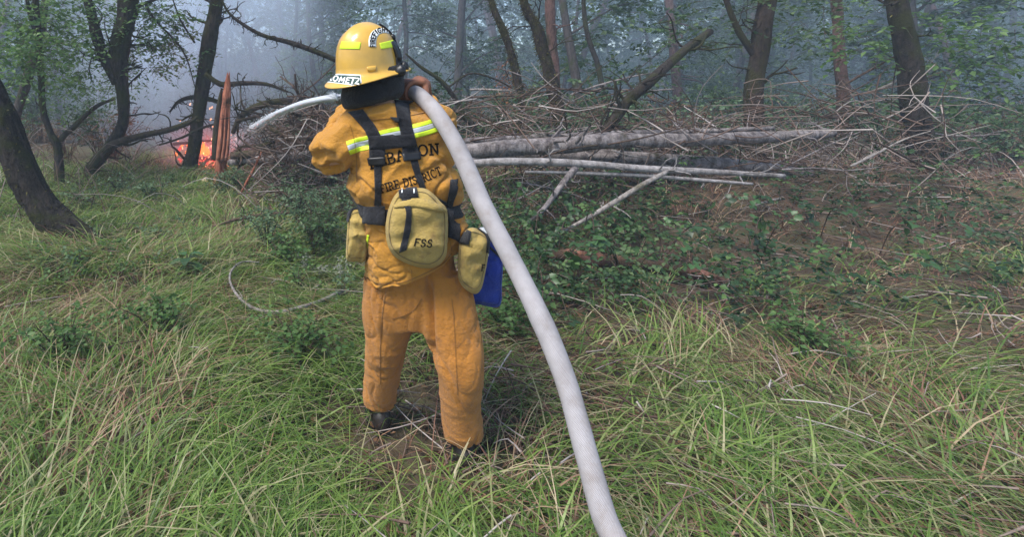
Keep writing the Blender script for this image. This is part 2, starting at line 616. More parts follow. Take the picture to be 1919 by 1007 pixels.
def mat_hose():
    m, t, b = newmat('hose_jacket')
    n = noise_node(t, 9, 6, 0.65)
    r = ramp(t, [(0.25, (0.25, 0.225, 0.22)), (0.5, (0.36, 0.335, 0.34)), (0.75, (0.44, 0.41, 0.415))])
    t.links.new(n.outputs['Fac'], r.inputs[0])
    n4 = noise_node(t, 7.5, 7, 0.72)
    lr = ramp(t, [(0.50, (0, 0, 0)), (0.70, (0.62, 0.62, 0.62))])
    t.links.new(n4.outputs['Fac'], lr.inputs[0])
    mx2 = t.nodes.new('ShaderNodeMixRGB')
    t.links.new(lr.outputs[0], mx2.inputs[0])
    t.links.new(r.outputs[0], mx2.inputs[1])
    mx2.inputs[2].default_value = (0.24, 0.19, 0.155, 1)
    t.links.new(mx2.outputs[0], b.inputs['Base Color'])
    b.inputs['Roughness'].default_value = 0.8
    # woven ribs from uv (u along, v around)
    uv = t.nodes.new('ShaderNodeUVMap')
    sp = t.nodes.new('ShaderNodeSeparateXYZ')
    t.links.new(uv.outputs[0], sp.inputs[0])

    def sinw(o, k):
        a = t.nodes.new('ShaderNodeMath'); a.operation = 'MULTIPLY'; a.inputs[1].default_value = k
        s = t.nodes.new('ShaderNodeMath'); s.operation = 'SINE'
        t.links.new(o, a.inputs[0]); t.links.new(a.outputs[0], s.inputs[0])
        return s.outputs[0]
    mul = t.nodes.new('ShaderNodeMath'); mul.operation = 'MULTIPLY'
    t.links.new(sinw(sp.outputs[0], 2 * math.pi / 0.006), mul.inputs[0])
    t.links.new(sinw(sp.outputs[1], 2 * math.pi * 44), mul.inputs[1])
    bump(t, b, mul.outputs[0], 0.45, 0.003)
    return m


M['hose'] = mat_hose()


def mat_water():
    m, t, b = newmat('water_spray')
    b.inputs['Base Color'].default_value = (0.93, 0.95, 0.98, 1)
    b.inputs['Roughness'].default_value = 0.25
    tr = t.nodes.new('ShaderNodeBsdfTranslucent')
    tr.inputs[0].default_value = (0.93, 0.95, 0.99, 1)
    ms = t.nodes.new('ShaderNodeMixShader')
    ms.inputs[0].default_value = 0.5
    t.links.new(b.outputs[0], ms.inputs[1])
    t.links.new(tr.outputs[0], ms.inputs[2])
    t.links.new(ms.outputs[0], t.nodes['Material Output'].inputs[0])
    return m


M['water'] = mat_water()

# ================================================================== ground
def warp(t, a, b):
    return a * t + b * t ** 3


gx = np.linspace(-1, 1, 190)
gx = np.sign(gx) * (14 * np.abs(gx) + 106 * np.abs(gx) ** 4)
gy = np.linspace(0, 1, 200)
gy = -14 + 30 * gy + 110 * gy ** 4
GX, GY = np.meshgrid(gx, gy)
GZ = ground_h(GX.ravel(), GY.ravel())
V = np.stack([GX.ravel(), GY.ravel(), GZ], 1)
nx, ny = len(gx), len(gy)
i = np.arange(ny - 1)[:, None] * nx
j = np.arange(nx - 1)[None, :]
Q = np.stack([i + j, i + j + 1, i + nx + j + 1, i + nx + j], -1).reshape(-1, 4)
ground = obj('ground', mesh_from('ground', V, np.zeros((0, 3), np.int64), Q), M['ground'])
tag(ground, kind='structure')

# ================================================================== haze: smoky air of even density
def volume_mat(name, color, density, aniso=0.0):
    m = bpy.data.materials.new(name)
    m.use_nodes = True
    t = m.node_tree
    t.nodes.remove(t.nodes['Principled BSDF'])
    v = t.nodes.new('ShaderNodeVolumePrincipled')
    v.inputs['Color'].default_value = (*color, 1)
    v.inputs['Density'].default_value = density
    v.inputs['Anisotropy'].default_value = aniso
    t.links.new(v.outputs[0], t.nodes['Material Output'].inputs['Volume'])
    return m, t, v


HAZE_DENSITY = 0.0045
m, t, v = volume_mat('haze_air', (0.66, 0.82, 1.0), HAZE_DENSITY)
mb = MB()
box(mb, (0, 53, 10.3), 125, 72, 12.3)
haze = mb.build('haze', m, None, False)
tag(haze, 'thin bluish smoke haze hanging in the whole wood', 'haze', kind='stuff')

# a bank of thin smoke drifting through the trees
m, t, v = volume_mat('smoke_bank', (0.64, 0.80, 1.0), 0.017)
mb = MB()
ball(mb, (0, 0, 0), (34, 13, 7), 32, 16, .06, 3)
bank = mb.build('smoke', m)
bank.location = (8, 24.5, 3.6)
tag(bank, 'thin blue smoke bank drifting between the background trees', 'smoke', kind='stuff')

# ================================================================== smoke rising behind the burning wood
m, t, v = volume_mat('smoke_volume', (0.78, 0.88, 1.0), 0.0, 0.1)
SMC = at(350, 150, 13.4)
SMR = np.array([4.6, 3.0, 4.6])
SMC[2] = 3.0
tc = t.nodes.new('ShaderNodeTexCoord')
nz = t.nodes.new('ShaderNodeTexNoise')
nz.inputs['Scale'].default_value = 0.55
nz.inputs['Detail'].default_value = 3
nz.inputs['Roughness'].default_value = 0.5
mp = t.nodes.new('ShaderNodeMapping')
mp.inputs['Scale'].default_value = (1, 1, 0.6)
t.links.new(tc.outputs['Object'], mp.inputs[0])
t.links.new(mp.outputs[0], nz.inputs['Vector'])
nr = ramp(t, [(0.30, (0, 0, 0)), (0.68, (1, 1, 1))])
t.links.new(nz.outputs['Fac'], nr.inputs[0])
# fade towards the edge of the cloud
mp2 = t.nodes.new('ShaderNodeMapping')
mp2.inputs['Scale'].default_value = tuple(1 / SMR)
t.links.new(tc.outputs['Object'], mp2.inputs[0])
ln = t.nodes.new('ShaderNodeVectorMath')
ln.operation = 'LENGTH'
t.links.new(mp2.outputs[0], ln.inputs[0])
fr = ramp(t, [(0.2, (1, 1, 1)), (0.95, (0, 0, 0))])
t.links.new(ln.outputs['Value'], fr.inputs[0])
mu = t.nodes.new('ShaderNodeMath')
mu.operation = 'MULTIPLY'
t.links.new(nr.outputs[0], mu.inputs[0])
t.links.new(fr.outputs[0], mu.inputs[1])
mu2 = t.nodes.new('ShaderNodeMath')
mu2.operation = 'MULTIPLY'
mu2.inputs[1].default_value = 0.62
t.links.new(mu.outputs[0], mu2.inputs[0])
t.links.new(mu2.outputs[0], v.inputs['Density'])
mb = MB()
ball(mb, (0, 0, 0), SMR, 24, 16)
smoke = mb.build('smoke', m)
smoke.location = tuple(SMC)
tag(smoke, 'pale blue smoke cloud rising behind the burning branches', 'smoke', kind='stuff')

# ================================================================== wood, branches, trees
def rnd(a, b, n=None):
    return RNG.uniform(a, b, n)


def px_path(pts):
    """[(px,py[,Y])...]: a missing distance repeats the one before"""
    out, Y = [], None
    for q in pts:
        if len(q) == 3:
            Y = q[2]
        out.append(at(q[0], q[1], Y))
    return np.array(out)


def px_rad(pts, rpx):
    Y, o = None, []
    for q, r in zip(pts, np.interp(np.linspace(0, 1, len(pts)), np.linspace(0, 1, len(rpx)), rpx)):
        if len(q) == 3:
            Y = q[2]
        o.append(r * mpp(Y, q[1]))
    return np.array(o)


def twigs_on(mb, P, r, n, l0, l1, rk=0.4, t0=0.1, t1=1.0, sub=2, up=0.2, seg=4, wob=0.35):
    """crooked side twigs along a limb; returns tips"""
    tips = []
    m = len(P)
    for _ in range(n):
        i = int(np.clip(rnd(t0, t1) * (m - 1), 0, m - 1))
        T = unit(P[min(i + 1, m - 1)] - P[max(i - 1, 0)])
        d = RNG.normal(size=3)
        d = unit(unit(d - T * (d @ T)) + T * rnd(-0.1, 0.7) + np.array([0, 0, up]))
        L = rnd(l0, l1)
        q = [P[i]]
        for s in range(4):
            d = unit(d + RNG.normal(size=3) * wob)
            q.append(q[-1] + d * L / 4)
        rr = max(r[i] * rk * rnd(0.6, 1.0), 0.0022)
        tube(mb, q, [rr, rr * 0.75, rr * 0.4], n=8, seg=seg, cap=False)
        q = np.array(q)
        tips.append((q[-1], d))
        for _s in range(sub):
            k = RNG.integers(1, 4)
            d2 = unit(d + RNG.normal(size=3) * 0.9)
            L2 = L * rnd(0.25, 0.55)
            e = q[k] + d2 * L2 * 0.5 + RNG.normal(size=3) * 0.08 * L2
            e2 = e + unit(d2 + RNG.normal(size=3) * 0.4) * L2 * 0.5
            tube(mb, [q[k], e, e2], [rr * 0.55, rr * 0.45, rr * 0.25], n=5, seg=3, cap=False)
            tips.append((e2, d2))
    return tips


def dead(name, label, cat, pts, rpx, mat, ntw=0, tl=(0.15, 0.5), group=None, rough=0.18, seg=9, drop=False, hair=0):
    mb = MB()
    P0 = px_path(pts)
    rr = px_rad(pts, rpx)
    L = np.linalg.norm(np.diff(P0, axis=0), axis=1).sum()
    n = int(np.clip(L / 0.06, 10, 120))
    P, r = tube(mb, P0, rr, n=n, seg=seg, rough=rough, seed=len(bpy.data.objects) % 97, nsc=9)
    # crooks: move rings a little
    if ntw:
        twigs_on(mb, P, r, ntw, *tl)
    if hair:
        moss_hair(mb, P, r, hair)
    o = mb.build(name, M[mat])
    return tag(o, label, cat, group)


def moss_hair(mb, P, r, n):
    i = RNG.integers(0, len(P), n)
    T = unit(np.gradient(P, axis=0))[i]
    d = RNG.normal(size=(n, 3))
    d = unit(d - T * (d * T).sum(1, keepdims=True))
    p = P[i] + d * (r[i] * 0.85)[:, None] + T * rnd(-0.03, 0.03, n)[:, None]
    d2 = unit(d * 0.8 + np.array([0, 0, -0.5]) + RNG.normal(size=(n, 3)) * 0.4)
    leaves(mb, p, d2, RNG.normal(size=(n, 3)), rnd(0.02, 0.075, n), rnd(0.003, 0.009, n))


def sprays(mbl, mbt, bases, dirs, length, nleaf, ll, lw, droop=0.25, flat=0.7, tw=0.003):
    """leafy shoots: thin curved twig with alternate leaves on both sides"""
    n = len(bases)
    dirs = unit(dirs)
    t = np.linspace(0.18, 1.0, nleaf)
    L = np.broadcast_to(np.asarray(length, float), (n,))[:, None, None]
    down = np.array([0, 0, -1.0])
    pos = bases[:, None, :] + dirs[:, None, :] * L * t[None, :, None] + down * L * droop * (t ** 2)[None, :, None]
    tan = unit(dirs[:, None, :] + down * 2 * droop * t[None, :, None])
    side = unit(np.cross(tan, np.array([0, 0, 1.0]) + 0.15 * RNG.normal(size=(n, 1, 3))))
    sg = np.where(np.arange(nleaf) % 2 == 0, 1.0, -1.0)[None, :, None]
    d = unit(side * sg + tan * rnd(0.3, 0.9, (n, nleaf, 1)) + RNG.normal(size=(n, nleaf, 3)) * 0.25)
    nr = unit(np.array([0, 0, 1.0]) * flat + RNG.normal(size=(n, nleaf, 3)) * (1 - flat) * 1.2)
    k = n * nleaf
    sc = rnd(0.65, 1.25, k)
    leaves(mbl, pos.reshape(k, 3), d.reshape(k, 3), nr.reshape(k, 3), ll * sc, lw * sc)
    if mbt is not None:
        for i in range(n):
            e1 = bases[i] + dirs[i] * L[i, 0] * 0.5 + down * L[i, 0] * droop * 0.25
            e2 = bases[i] + dirs[i] * L[i, 0] + down * L[i, 0] * droop
            tube(mbt, [bases[i], e1, e2], [tw, tw * 0.7, tw * 0.4], n=4, seg=3, cap=False)


def near_tree(label, paths, mat, crown=None, leaf='leaf_mid', twig=0, group=None, name='tree', hair=0, cat='tree', seg=14, tl=(0.2, 0.7)):
    """paths: list of (pts, rpx); first is the trunk. crown: list of (px,py,Y,radius_m,n_sprays,leaf_len)"""
    p0 = px_path(paths[0][0])
    b = min(p0, key=lambda q: q[2])
    root = thing(name, (b[0], b[1], gz(b[0], b[1])), label, cat, group)
    for k, (pts, rpx) in enumerate(paths):
        mb = MB()
        P0 = px_path(pts)
        rr = px_rad(pts, rpx)
        if k == 0:
            g = gz(P0[0][0], P0[0][1])
            foot = np.array([P0[0][0], P0[0][1], min(g, P0[0][2]) - 0.08])
            P0 = np.vstack([foot, P0])
            rr = np.concatenate([[rr[0] * 1.35], rr])
        L = np.linalg.norm(np.diff(P0, axis=0), axis=1).sum()
        P, r = tube(mb, P0, rr, n=int(np.clip(L / 0.03, 12, 180)), seg=seg, rough=0.22, seed=k + int(abs(b[0]) * 10), nsc=11)
        mb.build('trunk' if k == 0 else 'branch', M[mat], root)
        if hair and (k == 0 or len(rr) > 4):
            mh = MB()
            moss_hair(mh, P, r, hair)
            tag(mh.build('moss', M['moss'], root), kind='stuff')
        if twig:
            mb = MB()
            twigs_on(mb, P, r, twig, *tl, rk=0.22)
            tag(mb.build('twigs', M[mat], root), kind='stuff')
    if crown:
        mbl, mbt = MB(), MB()
        for (x, y, Y, rad, n, ll) in crown:
            c = at(x, y, Y)
            d = RNG.normal(size=(n, 3))
            bs = c + unit(d) * (rad * rnd(0.15, 1.0, (n, 1)) ** 0.6) * [1, 1, 0.75]
            dr = unit(d * [1, 1, 0.4] + RNG.normal(size=(n, 3)) * 0.5)
            sprays(mbl, mbt, bs, dr, rnd(0.25, 0.5, n), 9, ll, ll * 0.28)
        tag(mbl.build('crown', M[leaf], root), kind='stuff')
        tag(mbt.build('shoots', M['twig_brown'], root), kind='stuff')
    return root


YB = gnd(168, 462)[1]
near_tree('thick dark curved trunk leaning out of the foreground grass', [([(172, 468, YB), (122, 428), (76, 385), (36, 315), (4, 225), (-40, 130), (-90, 0), (-160, -300)], [31, 28, 27, 27, 26, 24, 18])], 'bark_dark', seg=26, hair=1500)
near_tree('slim forking tree with pale green leaves left of the smoke', [([(108, 278, 8.2), (95, 250), (80, 205), (78, 150), (74, 100), (70, 40), (64, -40), (50, -300)], [7.5, 6.5, 6, 6, 6, 6, 5, 3]), ([(74, 75, 8.2), (58, 35), (46, -20), (20, -120)], [4, 4, 3, 2])], 'bark_dark',
          [(95, 100, 7.6, .5, 60, .085), (30, 108, 7.6, .5, 60, .085), (100, 20, 8.0, .6, 80, .08), (15, 40, 8.4, .6, 60, .08), (60, 60, 8.6, .5, 50, .08), (60, -120, 8.2, 1.2, 30, .09)], 'leaf_bright', twig=10)
near_tree('dark twisted tree forking low with a burl, leafy', [([(172, 318, 8.8), (205, 275), (229, 235), (232, 200), (227, 150), (222, 110), (230, 60), (240, 0), (236, -250)], [12, 11, 10, 11, 13, 17, 18, 19, 13]), ([(219, 155, 8.8), (196, 112), (182, 70), (166, 5), (150, -60)], [10, 9, 11, 8, 5]), ([(236, 30, 8.8), (262, 10), (300, -5), (345, -30)], [4, 3, 2]), ([(272, 6, 8.8), (290, 36), (330, 78), (350, 110), (366, 165)], [2.4, 2.2, 1.8, 1.5, 1])], 'bark_dark',
          [(150, 40, 9.1, .6, 90, .075), (160, 105, 9.3, .6, 80, .075), (270, 60, 9.1, .5, 100, .075), (270, 115, 9.3, .42, 70, .07), (255, 20, 9.2, .5, 70, .07), (310, 10, 8.8, .35, 26, .07), (130, 160, 9.8, .6, 60, .07), (190, 170, 9.9, .5, 40, .07), (230, -160, 8.8, 1.3, 40, .09)], 'leaf_bright', twig=16, hair=160)
near_tree('grey trunk leaning behind the slim forking tree', [([(14, 268, 9.4), (30, 215), (50, 150), (62, 110), (76, 60), (92, -60), (110, -250)], [10, 9, 9, 8, 7, 5])], 'bark_grey', twig=8)
near_tree('slim mossy tree standing directly before the flames', [([(352, 332, 9.2), (361, 285), (371, 220), (380, 160), (387, 110), (398, 50), (408, -10), (425, -250)], [15, 13, 12, 13, 14, 13, 12, 9]), ([(365, 80, 9.2), (352, 60), (335, 30), (318, -20)], [2, 2, 1.6, 1.2])], 'bark_moss',
          [(355, 15, 9.0, .38, 16, .10), (330, 45, 8.9, .3, 12, .10), (375, 95, 8.9, .16, 6, .09), (420, -180, 9.2, 1.2, 40, .09)], 'leaf_bright', twig=14, hair=1300, tl=(.2, .8))
near_tree('mossy bare snag bent to one side beyond the grey log', [([(976, 250, 8.6), (976, 195), (969, 150), (958, 100), (945, 60), (924, 12), (900, -80)], [5.5, 6.5, 7.5, 7, 6.5, 6, 4])], 'bark_moss', twig=10, hair=1100, name='dead_tree')
near_tree('thick mossy bare snag beside the pinkish trunk', [([(1050, 250, 8.2), (1044, 195), (1030, 140), (1015, 90), (1005, 50), (984, 8), (965, -80)], [10, 12, 11, 10, 9, 8, 5])], 'bark_moss', twig=10, hair=1400, name='dead_tree')
near_tree('straight pinkish grey trunk behind the mossy snags', [([(1044, 250, 9.6), (1039, 150), (1035, 80), (1031, 0), (1027, -250)], [10, 9.5, 9, 8.5, 7])], 'bark_red', twig=6)
near_tree('thin dark bare stem among hazy foliage beyond the logs', [([(1140, 240, 11.5), (1122, 130), (1098, 50), (1090, -80)], [5, 4.5, 4, 3])], 'bark_dark', twig=10, name='dead_tree')
near_tree('thin curved dead tree arching behind the shouldered hose', [([(890, 250, 7.8), (868, 215), (850, 180), (825, 150), (790, 126), (760, 100)], [5.5, 5.2, 4.6, 4, 3, 1.6]), ([(838, 165, 7.8), (880, 138), (925, 147), (960, 165)], [2.2, 2, 1.7, 1])], 'bark_dark', twig=7, name='dead_tree')
near_tree('slim bent dead sapling leaning under the twisted tree', [([(112, 268, 9.8), (142, 235), (180, 200), (215, 185)], [5.5, 5, 4, 2])], 'bark_dark', twig=5, name='dead_tree')
# trees standing beyond the right end of the logs
near_tree('tall mossy trunk rising behind the right end of the logs', [([(1420, 330, 7.6), (1412, 200), (1425, 80), (1440, -20), (1450, -260)], [17, 15, 14, 13, 10]), ([(1418, 110, 7.6), (1380, 50), (1350, -30)], [6, 5, 4])], 'bark_moss', [(1360, 30, 7.8, .6, 40, .085), (1500, 20, 7.8, .6, 36, .085)], 'leaf_mid', twig=10, hair=400)
near_tree('dark leaning trunk with low leafy shoots at the brush edge', [([(1745, 360, 6.6), (1720, 240), (1705, 120), (1680, 0), (1640, -260)], [20, 18, 17, 15, 10])], 'bark_dark', [(1680, 60, 6.6, .55, 36, .085), (1790, 110, 6.9, .55, 36, .085), (1850, 30, 7.2, .6, 36, .085)], 'leaf_bright', twig=12, hair=200)
near_tree('pinkish slender trunk between the mossy and the leaning trunk', [([(1575, 300, 9.5), (1580, 180), (1570, 60), (1560, -200)], [10, 9, 8.5, 7])], 'bark_red', [(1560, 40, 9.5, .7, 40, .085)], 'leaf_mid', twig=6)

# ---- broken red stump with a splintered spike
YS = gnd(412, 352)[1]
stump = thing('broken_stump', (*at(412, 352, YS)[:2], gz(*at(412, 352, YS)[:2])), 'broken tree stump split open to bare red wood with a splintered tip', 'stump')
mb = MB()
ctr = px_path([(410, 362, YS), (413, 320), (417, 270), (421, 220), (425, 180), (428, 143)])
ctr[0][2] = gz(ctr[0][0], ctr[0][1]) - 0.05
P, r = tube(mb, ctr, px_rad([(0, 362, YS), (0, 320), (0, 270), (0, 220), (0, 180), (0, 143)], [13.5, 10.5, 9.5, 9, 8, 2.5]), n=60, seg=26, rough=0.0)
Vv = mb.V[0]
ang = np.tile(np.arange(26), 60)
prof = 1 + 0.16 * np.array([vn(np.array([[k * 0.9, 0.3, 0.7]]), 1, 5)[0] for k in range(26)])[ang] + 0.08 * vn(Vv * [9, 9, 1.5], 2.0, 9)
Cc = np.repeat(P, 26, 0)
Vv[:] = Cc + (Vv - Cc) * prof[:, None]
Vv[:, 2] += np.where(np.repeat(np.arange(60), 26) > 44, 0.06 * np.sin(ang * 2.1) + 0.05 * np.sin(ang * 5.3), 0)
mb.build('split_wood', M['redwood'], stump)
mb = MB()
tube(mb, px_path([(402, 300, YS + .04), (406, 240), (411, 200), (416, 165)]), px_rad([(0, 300, YS), (0, 240), (0, 200), (0, 165)], [6, 6, 6, 2]), n=30, seg=10, rough=0.3, nsc=14)
mb.build('bark', M['bark_moss'], stump)
for x0, x1, y1, rp in ((409, 417, 196, 2.2), (424, 431, 172, 2.2), (416, 424, 158, 2.0)):
    mb = MB()
    tube(mb, px_path([(x0, 300, YS - .10), ((x0 + x1) / 2 + 1, 255), (x1, y1)]), px_rad([(0, 300, YS), (0, 255), (0, y1)], [rp * 1.5, rp * 1.2, 0.4]), n=14, seg=6, rough=0.2, nsc=20)
    mb.build('splinter', M['redwood'], stump)
# cut pale stub
mb = MB()
g = gnd(386, 345)
c0 = at(383, 341, g[1])
c1 = at(386, 337, g[1] - 0.10)
tube(mb, [c0 + [-.02, .3, -.1], c0, c1], [0.045, 0.045, 0.042], n=10, seg=14, rough=0.08)
st = mb.build('sawn_branch', M['cutwood'])
tag(st, 'short sawn branch end with pale cut face below the red stump', 'branch')

# ---- logs and fallen branches
dead('fallen_log', 'thick weathered grey log lying on top of the brush', 'log', [(430, 305, 7.6), (560, 292, 7.0), (700, 288, 6.4), (870, 282, 5.9), (960, 276, 5.75), (1060, 272, 5.7), (1140, 263, 5.7), (1240, 264, 5.8), (1420, 258, 6.0), (1560, 250, 6.2)], [6, 9, 11, 14, 15, 15, 14, 13, 11, 8], 'log_grey', 12, (.15, .45), seg=16, rough=.22)
dead('fallen_log', 'brown grey log tucked below the thick weathered log', 'log', [(860, 305, 5.8), (1000, 290, 6.0), (1100, 292, 6.0), (1200, 299, 6.0), (1380, 310, 6.1), (1520, 326, 6.2)], [8, 12, 14, 14, 12, 8], 'log_grey', 8, (.15, .4), seg=16, rough=.25)
dead('fallen_log', 'slender pale bleached log lying in front of the thick weathered log', 'log', [(800, 312, 5.3), (900, 305, 5.25), (960, 303, 5.2), (1080, 306, 5.2), (1200, 316, 5.2), (1330, 322, 5.25), (1470, 330, 5.3)], [5, 7, 7.5, 7.3, 6.8, 6, 4], 'log_pale', 8, (.1, .35), seg=12, rough=.12)
dead('fallen_log', 'thin level brown log resting behind the thick weathered log', 'log', [(870, 264, 6.4), (1000, 258), (1150, 251), (1300, 247), (1450, 240)], [5, 6, 6, 5, 4], 'log_grey', 9, (.15, .45), seg=12, rough=.2)
dead('fallen_log', 'thin pale pole lying just below the slender bleached log', 'log', [(985, 322, 5.2), (1090, 325), (1200, 329), (1320, 338), (1410, 345)], [2.6, 3.6, 3.8, 3.4, 2.5], 'log_pale', 5, (.1, .3), seg=10, rough=.12)
dead('fallen_log', 'dark leaning log propped up over the thick weathered log', 'log', [(1085, 268, 5.95), (1125, 250, 6.0), (1150, 225), (1178, 188), (1210, 160), (1270, 105, 6.4), (1330, 60, 6.7)], [6, 7.5, 9, 9.5, 9.5, 9, 7], 'bark_dark', 16, (.2, .6), seg=12, rough=.25)
dead('fallen_log', 'rotten log crumbling to red wood among brambles', 'log', [(1020, 478, 4.15), (1070, 481, 4.1), (1130, 488), (1200, 496), (1290, 510), (1350, 528)], [8, 12, 14, 15, 14, 9], 'rot', 3, (.1, .3), seg=16, rough=.3)
dead('fallen_branch', 'grey lichen branch sloping down from the pale log', 'branch', [(1078, 316, 5.12), (1050, 350, 5.0), (1020, 390, 4.9), (986, 420, 4.8)], [6.5, 5.5, 4.5, 3], 'log_grey', 5, (.1, .35))
dead('fallen_branch', 'long straight pale branch sloping up out of the brambles', 'branch', [(1028, 448, 4.6), (1090, 415), (1150, 380), (1205, 346), (1250, 322, 4.7)], [2.5, 3.6, 4.6, 5, 4], 'twig_pale', 4, (.1, .3), rough=.1)
dead('fallen_branch', 'mossy fallen branch reaching from the twisted tree toward the flames', 'branch', [(168, 318, 8.5), (205, 276), (260, 256), (312, 245), (352, 231), (370, 220)], [11, 8.5, 6.5, 5.5, 4.5, 3], 'bark_moss', 8, (.15, .5), hair=260)
dead('fallen_branch', 'thin dark stick slanting before the flames', 'branch', [(298, 272, 8.9), (340, 258), (378, 240), (418, 228)], [1.6, 2.2, 2.4, 1.6], 'bark_dark', 4, (.1, .3))
dead('dead_branch', 'long lichen crusted bare branch hanging between slim mossy tree and helmet', 'branch', [(412, -8, 7.6), (428, 22), (452, 43), (492, 66), (542, 79), (592, 96), (642, 118), (705, 150)], [1.6, 2.4, 3.2, 4, 4.6, 5, 5, 5], 'bark_dark', 26, (.06, .22), hair=200)
dead('dead_branch', 'bent mossy bough arching over the brush pile behind the stump', 'branch', [(436, 250, 7.9), (452, 218), (490, 197), (545, 190), (600, 205), (650, 236, 7.4)], [4, 6, 6.5, 6.5, 6, 5], 'bark_moss', 16, (.15, .5), hair=200)
dead('dead_branch', 'short mossy stub crossing behind the stump tip', 'branch', [(384, 138, 8.8), (415, 158), (455, 156), (500, 158), (540, 172)], [4, 5, 4.5, 4, 2], 'bark_moss', 9, (.12, .4), hair=120)
dead('dead_branch', 'crooked mossy bough reaching left of the slim mossy tree', 'branch', [(318, 210, 9.2), (335, 190), (362, 182), (395, 186), (430, 200)], [1.6, 3, 4, 4, 3], 'bark_moss', 10, (.12, .45), hair=100)
dead('fallen_branch', 'thick reddish bough low in the brush pile beside the stump', 'branch', [(432, 292, 7.4), (490, 288), (560, 290), (640, 284, 7.0)], [7, 8, 8, 7], 'twig_brown', 10, (.15, .4))
dead('fallen_branch', 'straight brown pole leaning in the brush pile toward the jet', 'branch', [(505, 240, 6.8), (545, 262), (600, 285), (650, 310)], [3.5, 4.2, 4.6, 4.4], 'twig_brown', 6, (.1, .35))
dead('fallen_branch', 'reddish bare stick leaning out of the grass right of the stump', 'branch', [(450, 365, 6.9), (463, 340), (478, 312), (490, 285)], [2.6, 2.8, 2.6, 1.6], 'redwood', 2, (.08, .2))
dead('fallen_branch', 'long pale stick lying across the grass', 'branch', [(370, 437, 5.55), (440, 412, 5.6), (520, 400, 5.6), (600, 398, 5.6), (650, 400, 5.6)], [2, 3, 3.4, 2.8, 1.8], 'twig_brown', 6, (.1, .3))
# the brush pile: many bare branches
LABB = 'bare dead branch tangled in the brush pile behind the water jet'
for k in range(46):
    x0, y0 = rnd(480, 660), rnd(185, 335)
    Yk = rnd(6.3, 8.6)
    a = rnd(-0.9, 0.9) + (math.pi if rnd(0, 1) < .5 else 0)
    L = rnd(60, 170)
    pts = [(x0, y0, Yk)]
    for s in range(3):
        a += rnd(-0.45, 0.45)
        x0 += math.cos(a) * L / 3
        y0 += math.sin(a) * L / 3 * 0.7
        x0 = max(min(x0, 690), 446)
        pts.append((x0, min(y0, 345), Yk + rnd(-.2, .2) * (s + 1)))
    rp = rnd(1.4, 3.8)
    dead('dead_branch', LABB, 'branch', pts, [rp, rp * .9, rp * .5], ['twig_brown', 'twig_brown', 'bark_moss', 'bark_grey'][k % 4], int(rnd(7, 14)), (.15, .55), 'bare branches of the brush pile', seg=6)
LABC = 'thin bare branch lying in the tangle round the logs'
for k in range(64):
    x0, y0 = rnd(850, 1750), rnd(165, 330) if k % 3 else rnd(330, 560)
    if y0 > 420:
        continue
    Yk = rnd(6.0, 8.5) if y0 < 270 else (rnd(5.3, 6.0) if y0 < 330 else gnd(x0, y0)[1] - rnd(0, .3))
    a = rnd(-0.75, 0.75) + (math.pi if rnd(0, 1) < .5 else 0)
    L = rnd(70, 190)
    pts = [(x0, y0, Yk)]
    for s in range(3):
        a += rnd(-0.25, 0.25)
        x0 += math.cos(a) * L / 3
        y0 += math.sin(a) * L / 3 * 0.7
        pts.append((x0, y0, Yk + rnd(-.15, .15) * (s + 1)))
    rp = rnd(1.1, 2.6)
    dead('dead_branch', LABC, 'branch', pts, [rp, rp * .9, rp * .5], ['twig_pale', 'twig_brown', 'log_grey', 'twig_brown'][k % 4], int(rnd(4, 10)), (.1, .45), 'thin branches round the logs', seg=6)

# ---- looped white stick on the grass and lichen clump
loop = [(642, 546), (600, 565), (560, 577), (520, 585), (480, 580), (450, 560), (432, 531), (434, 507), (455, 491), (486, 492)]
lp3 = []
for k, (x, y) in enumerate(loop):
    g = gnd(x, y)
    lp3.append(EYE + (g - EYE) * (0.925 if k < 5 else 0.90))
mb = MB()
P, r = tube(mb, lp3, [0.014, 0.014, 0.013, 0.012, 0.011, 0.010, 0.009, 0.008, 0.007, 0.005], n=90, seg=10, rough=.12, nsc=20)
twigs_on(mb, P, r, 5, .05, .2)
tag(mb.build('curled_stick', M['twig_pale']), 'white lichen covered stick curled in a loop on the grass', 'stick')
g = gnd(600, 532)
mb = MB()
P, r = tube(mb, [g + [.32, 0, .08], g + [.05, -.05, .12], g + [-.18, .02, .10]], [.014, .012, .006], n=16, seg=7, rough=.2)
tips = twigs_on(mb, P, r, 14, .06, .16, sub=2)
lt = np.array([q for q, _ in tips])
k = len(lt) * 10
bs = np.repeat(lt, 10, 0) + RNG.normal(size=(k, 3)) * .02
leaves(mb, bs, RNG.normal(size=(k, 3)), RNG.normal(size=(k, 3)), rnd(.012, .035, k), rnd(.004, .01, k))
tag(mb.build('lichen_twig', M['lichen']), 'bushy grey lichen covered twig beside the curled white stick', 'twig')


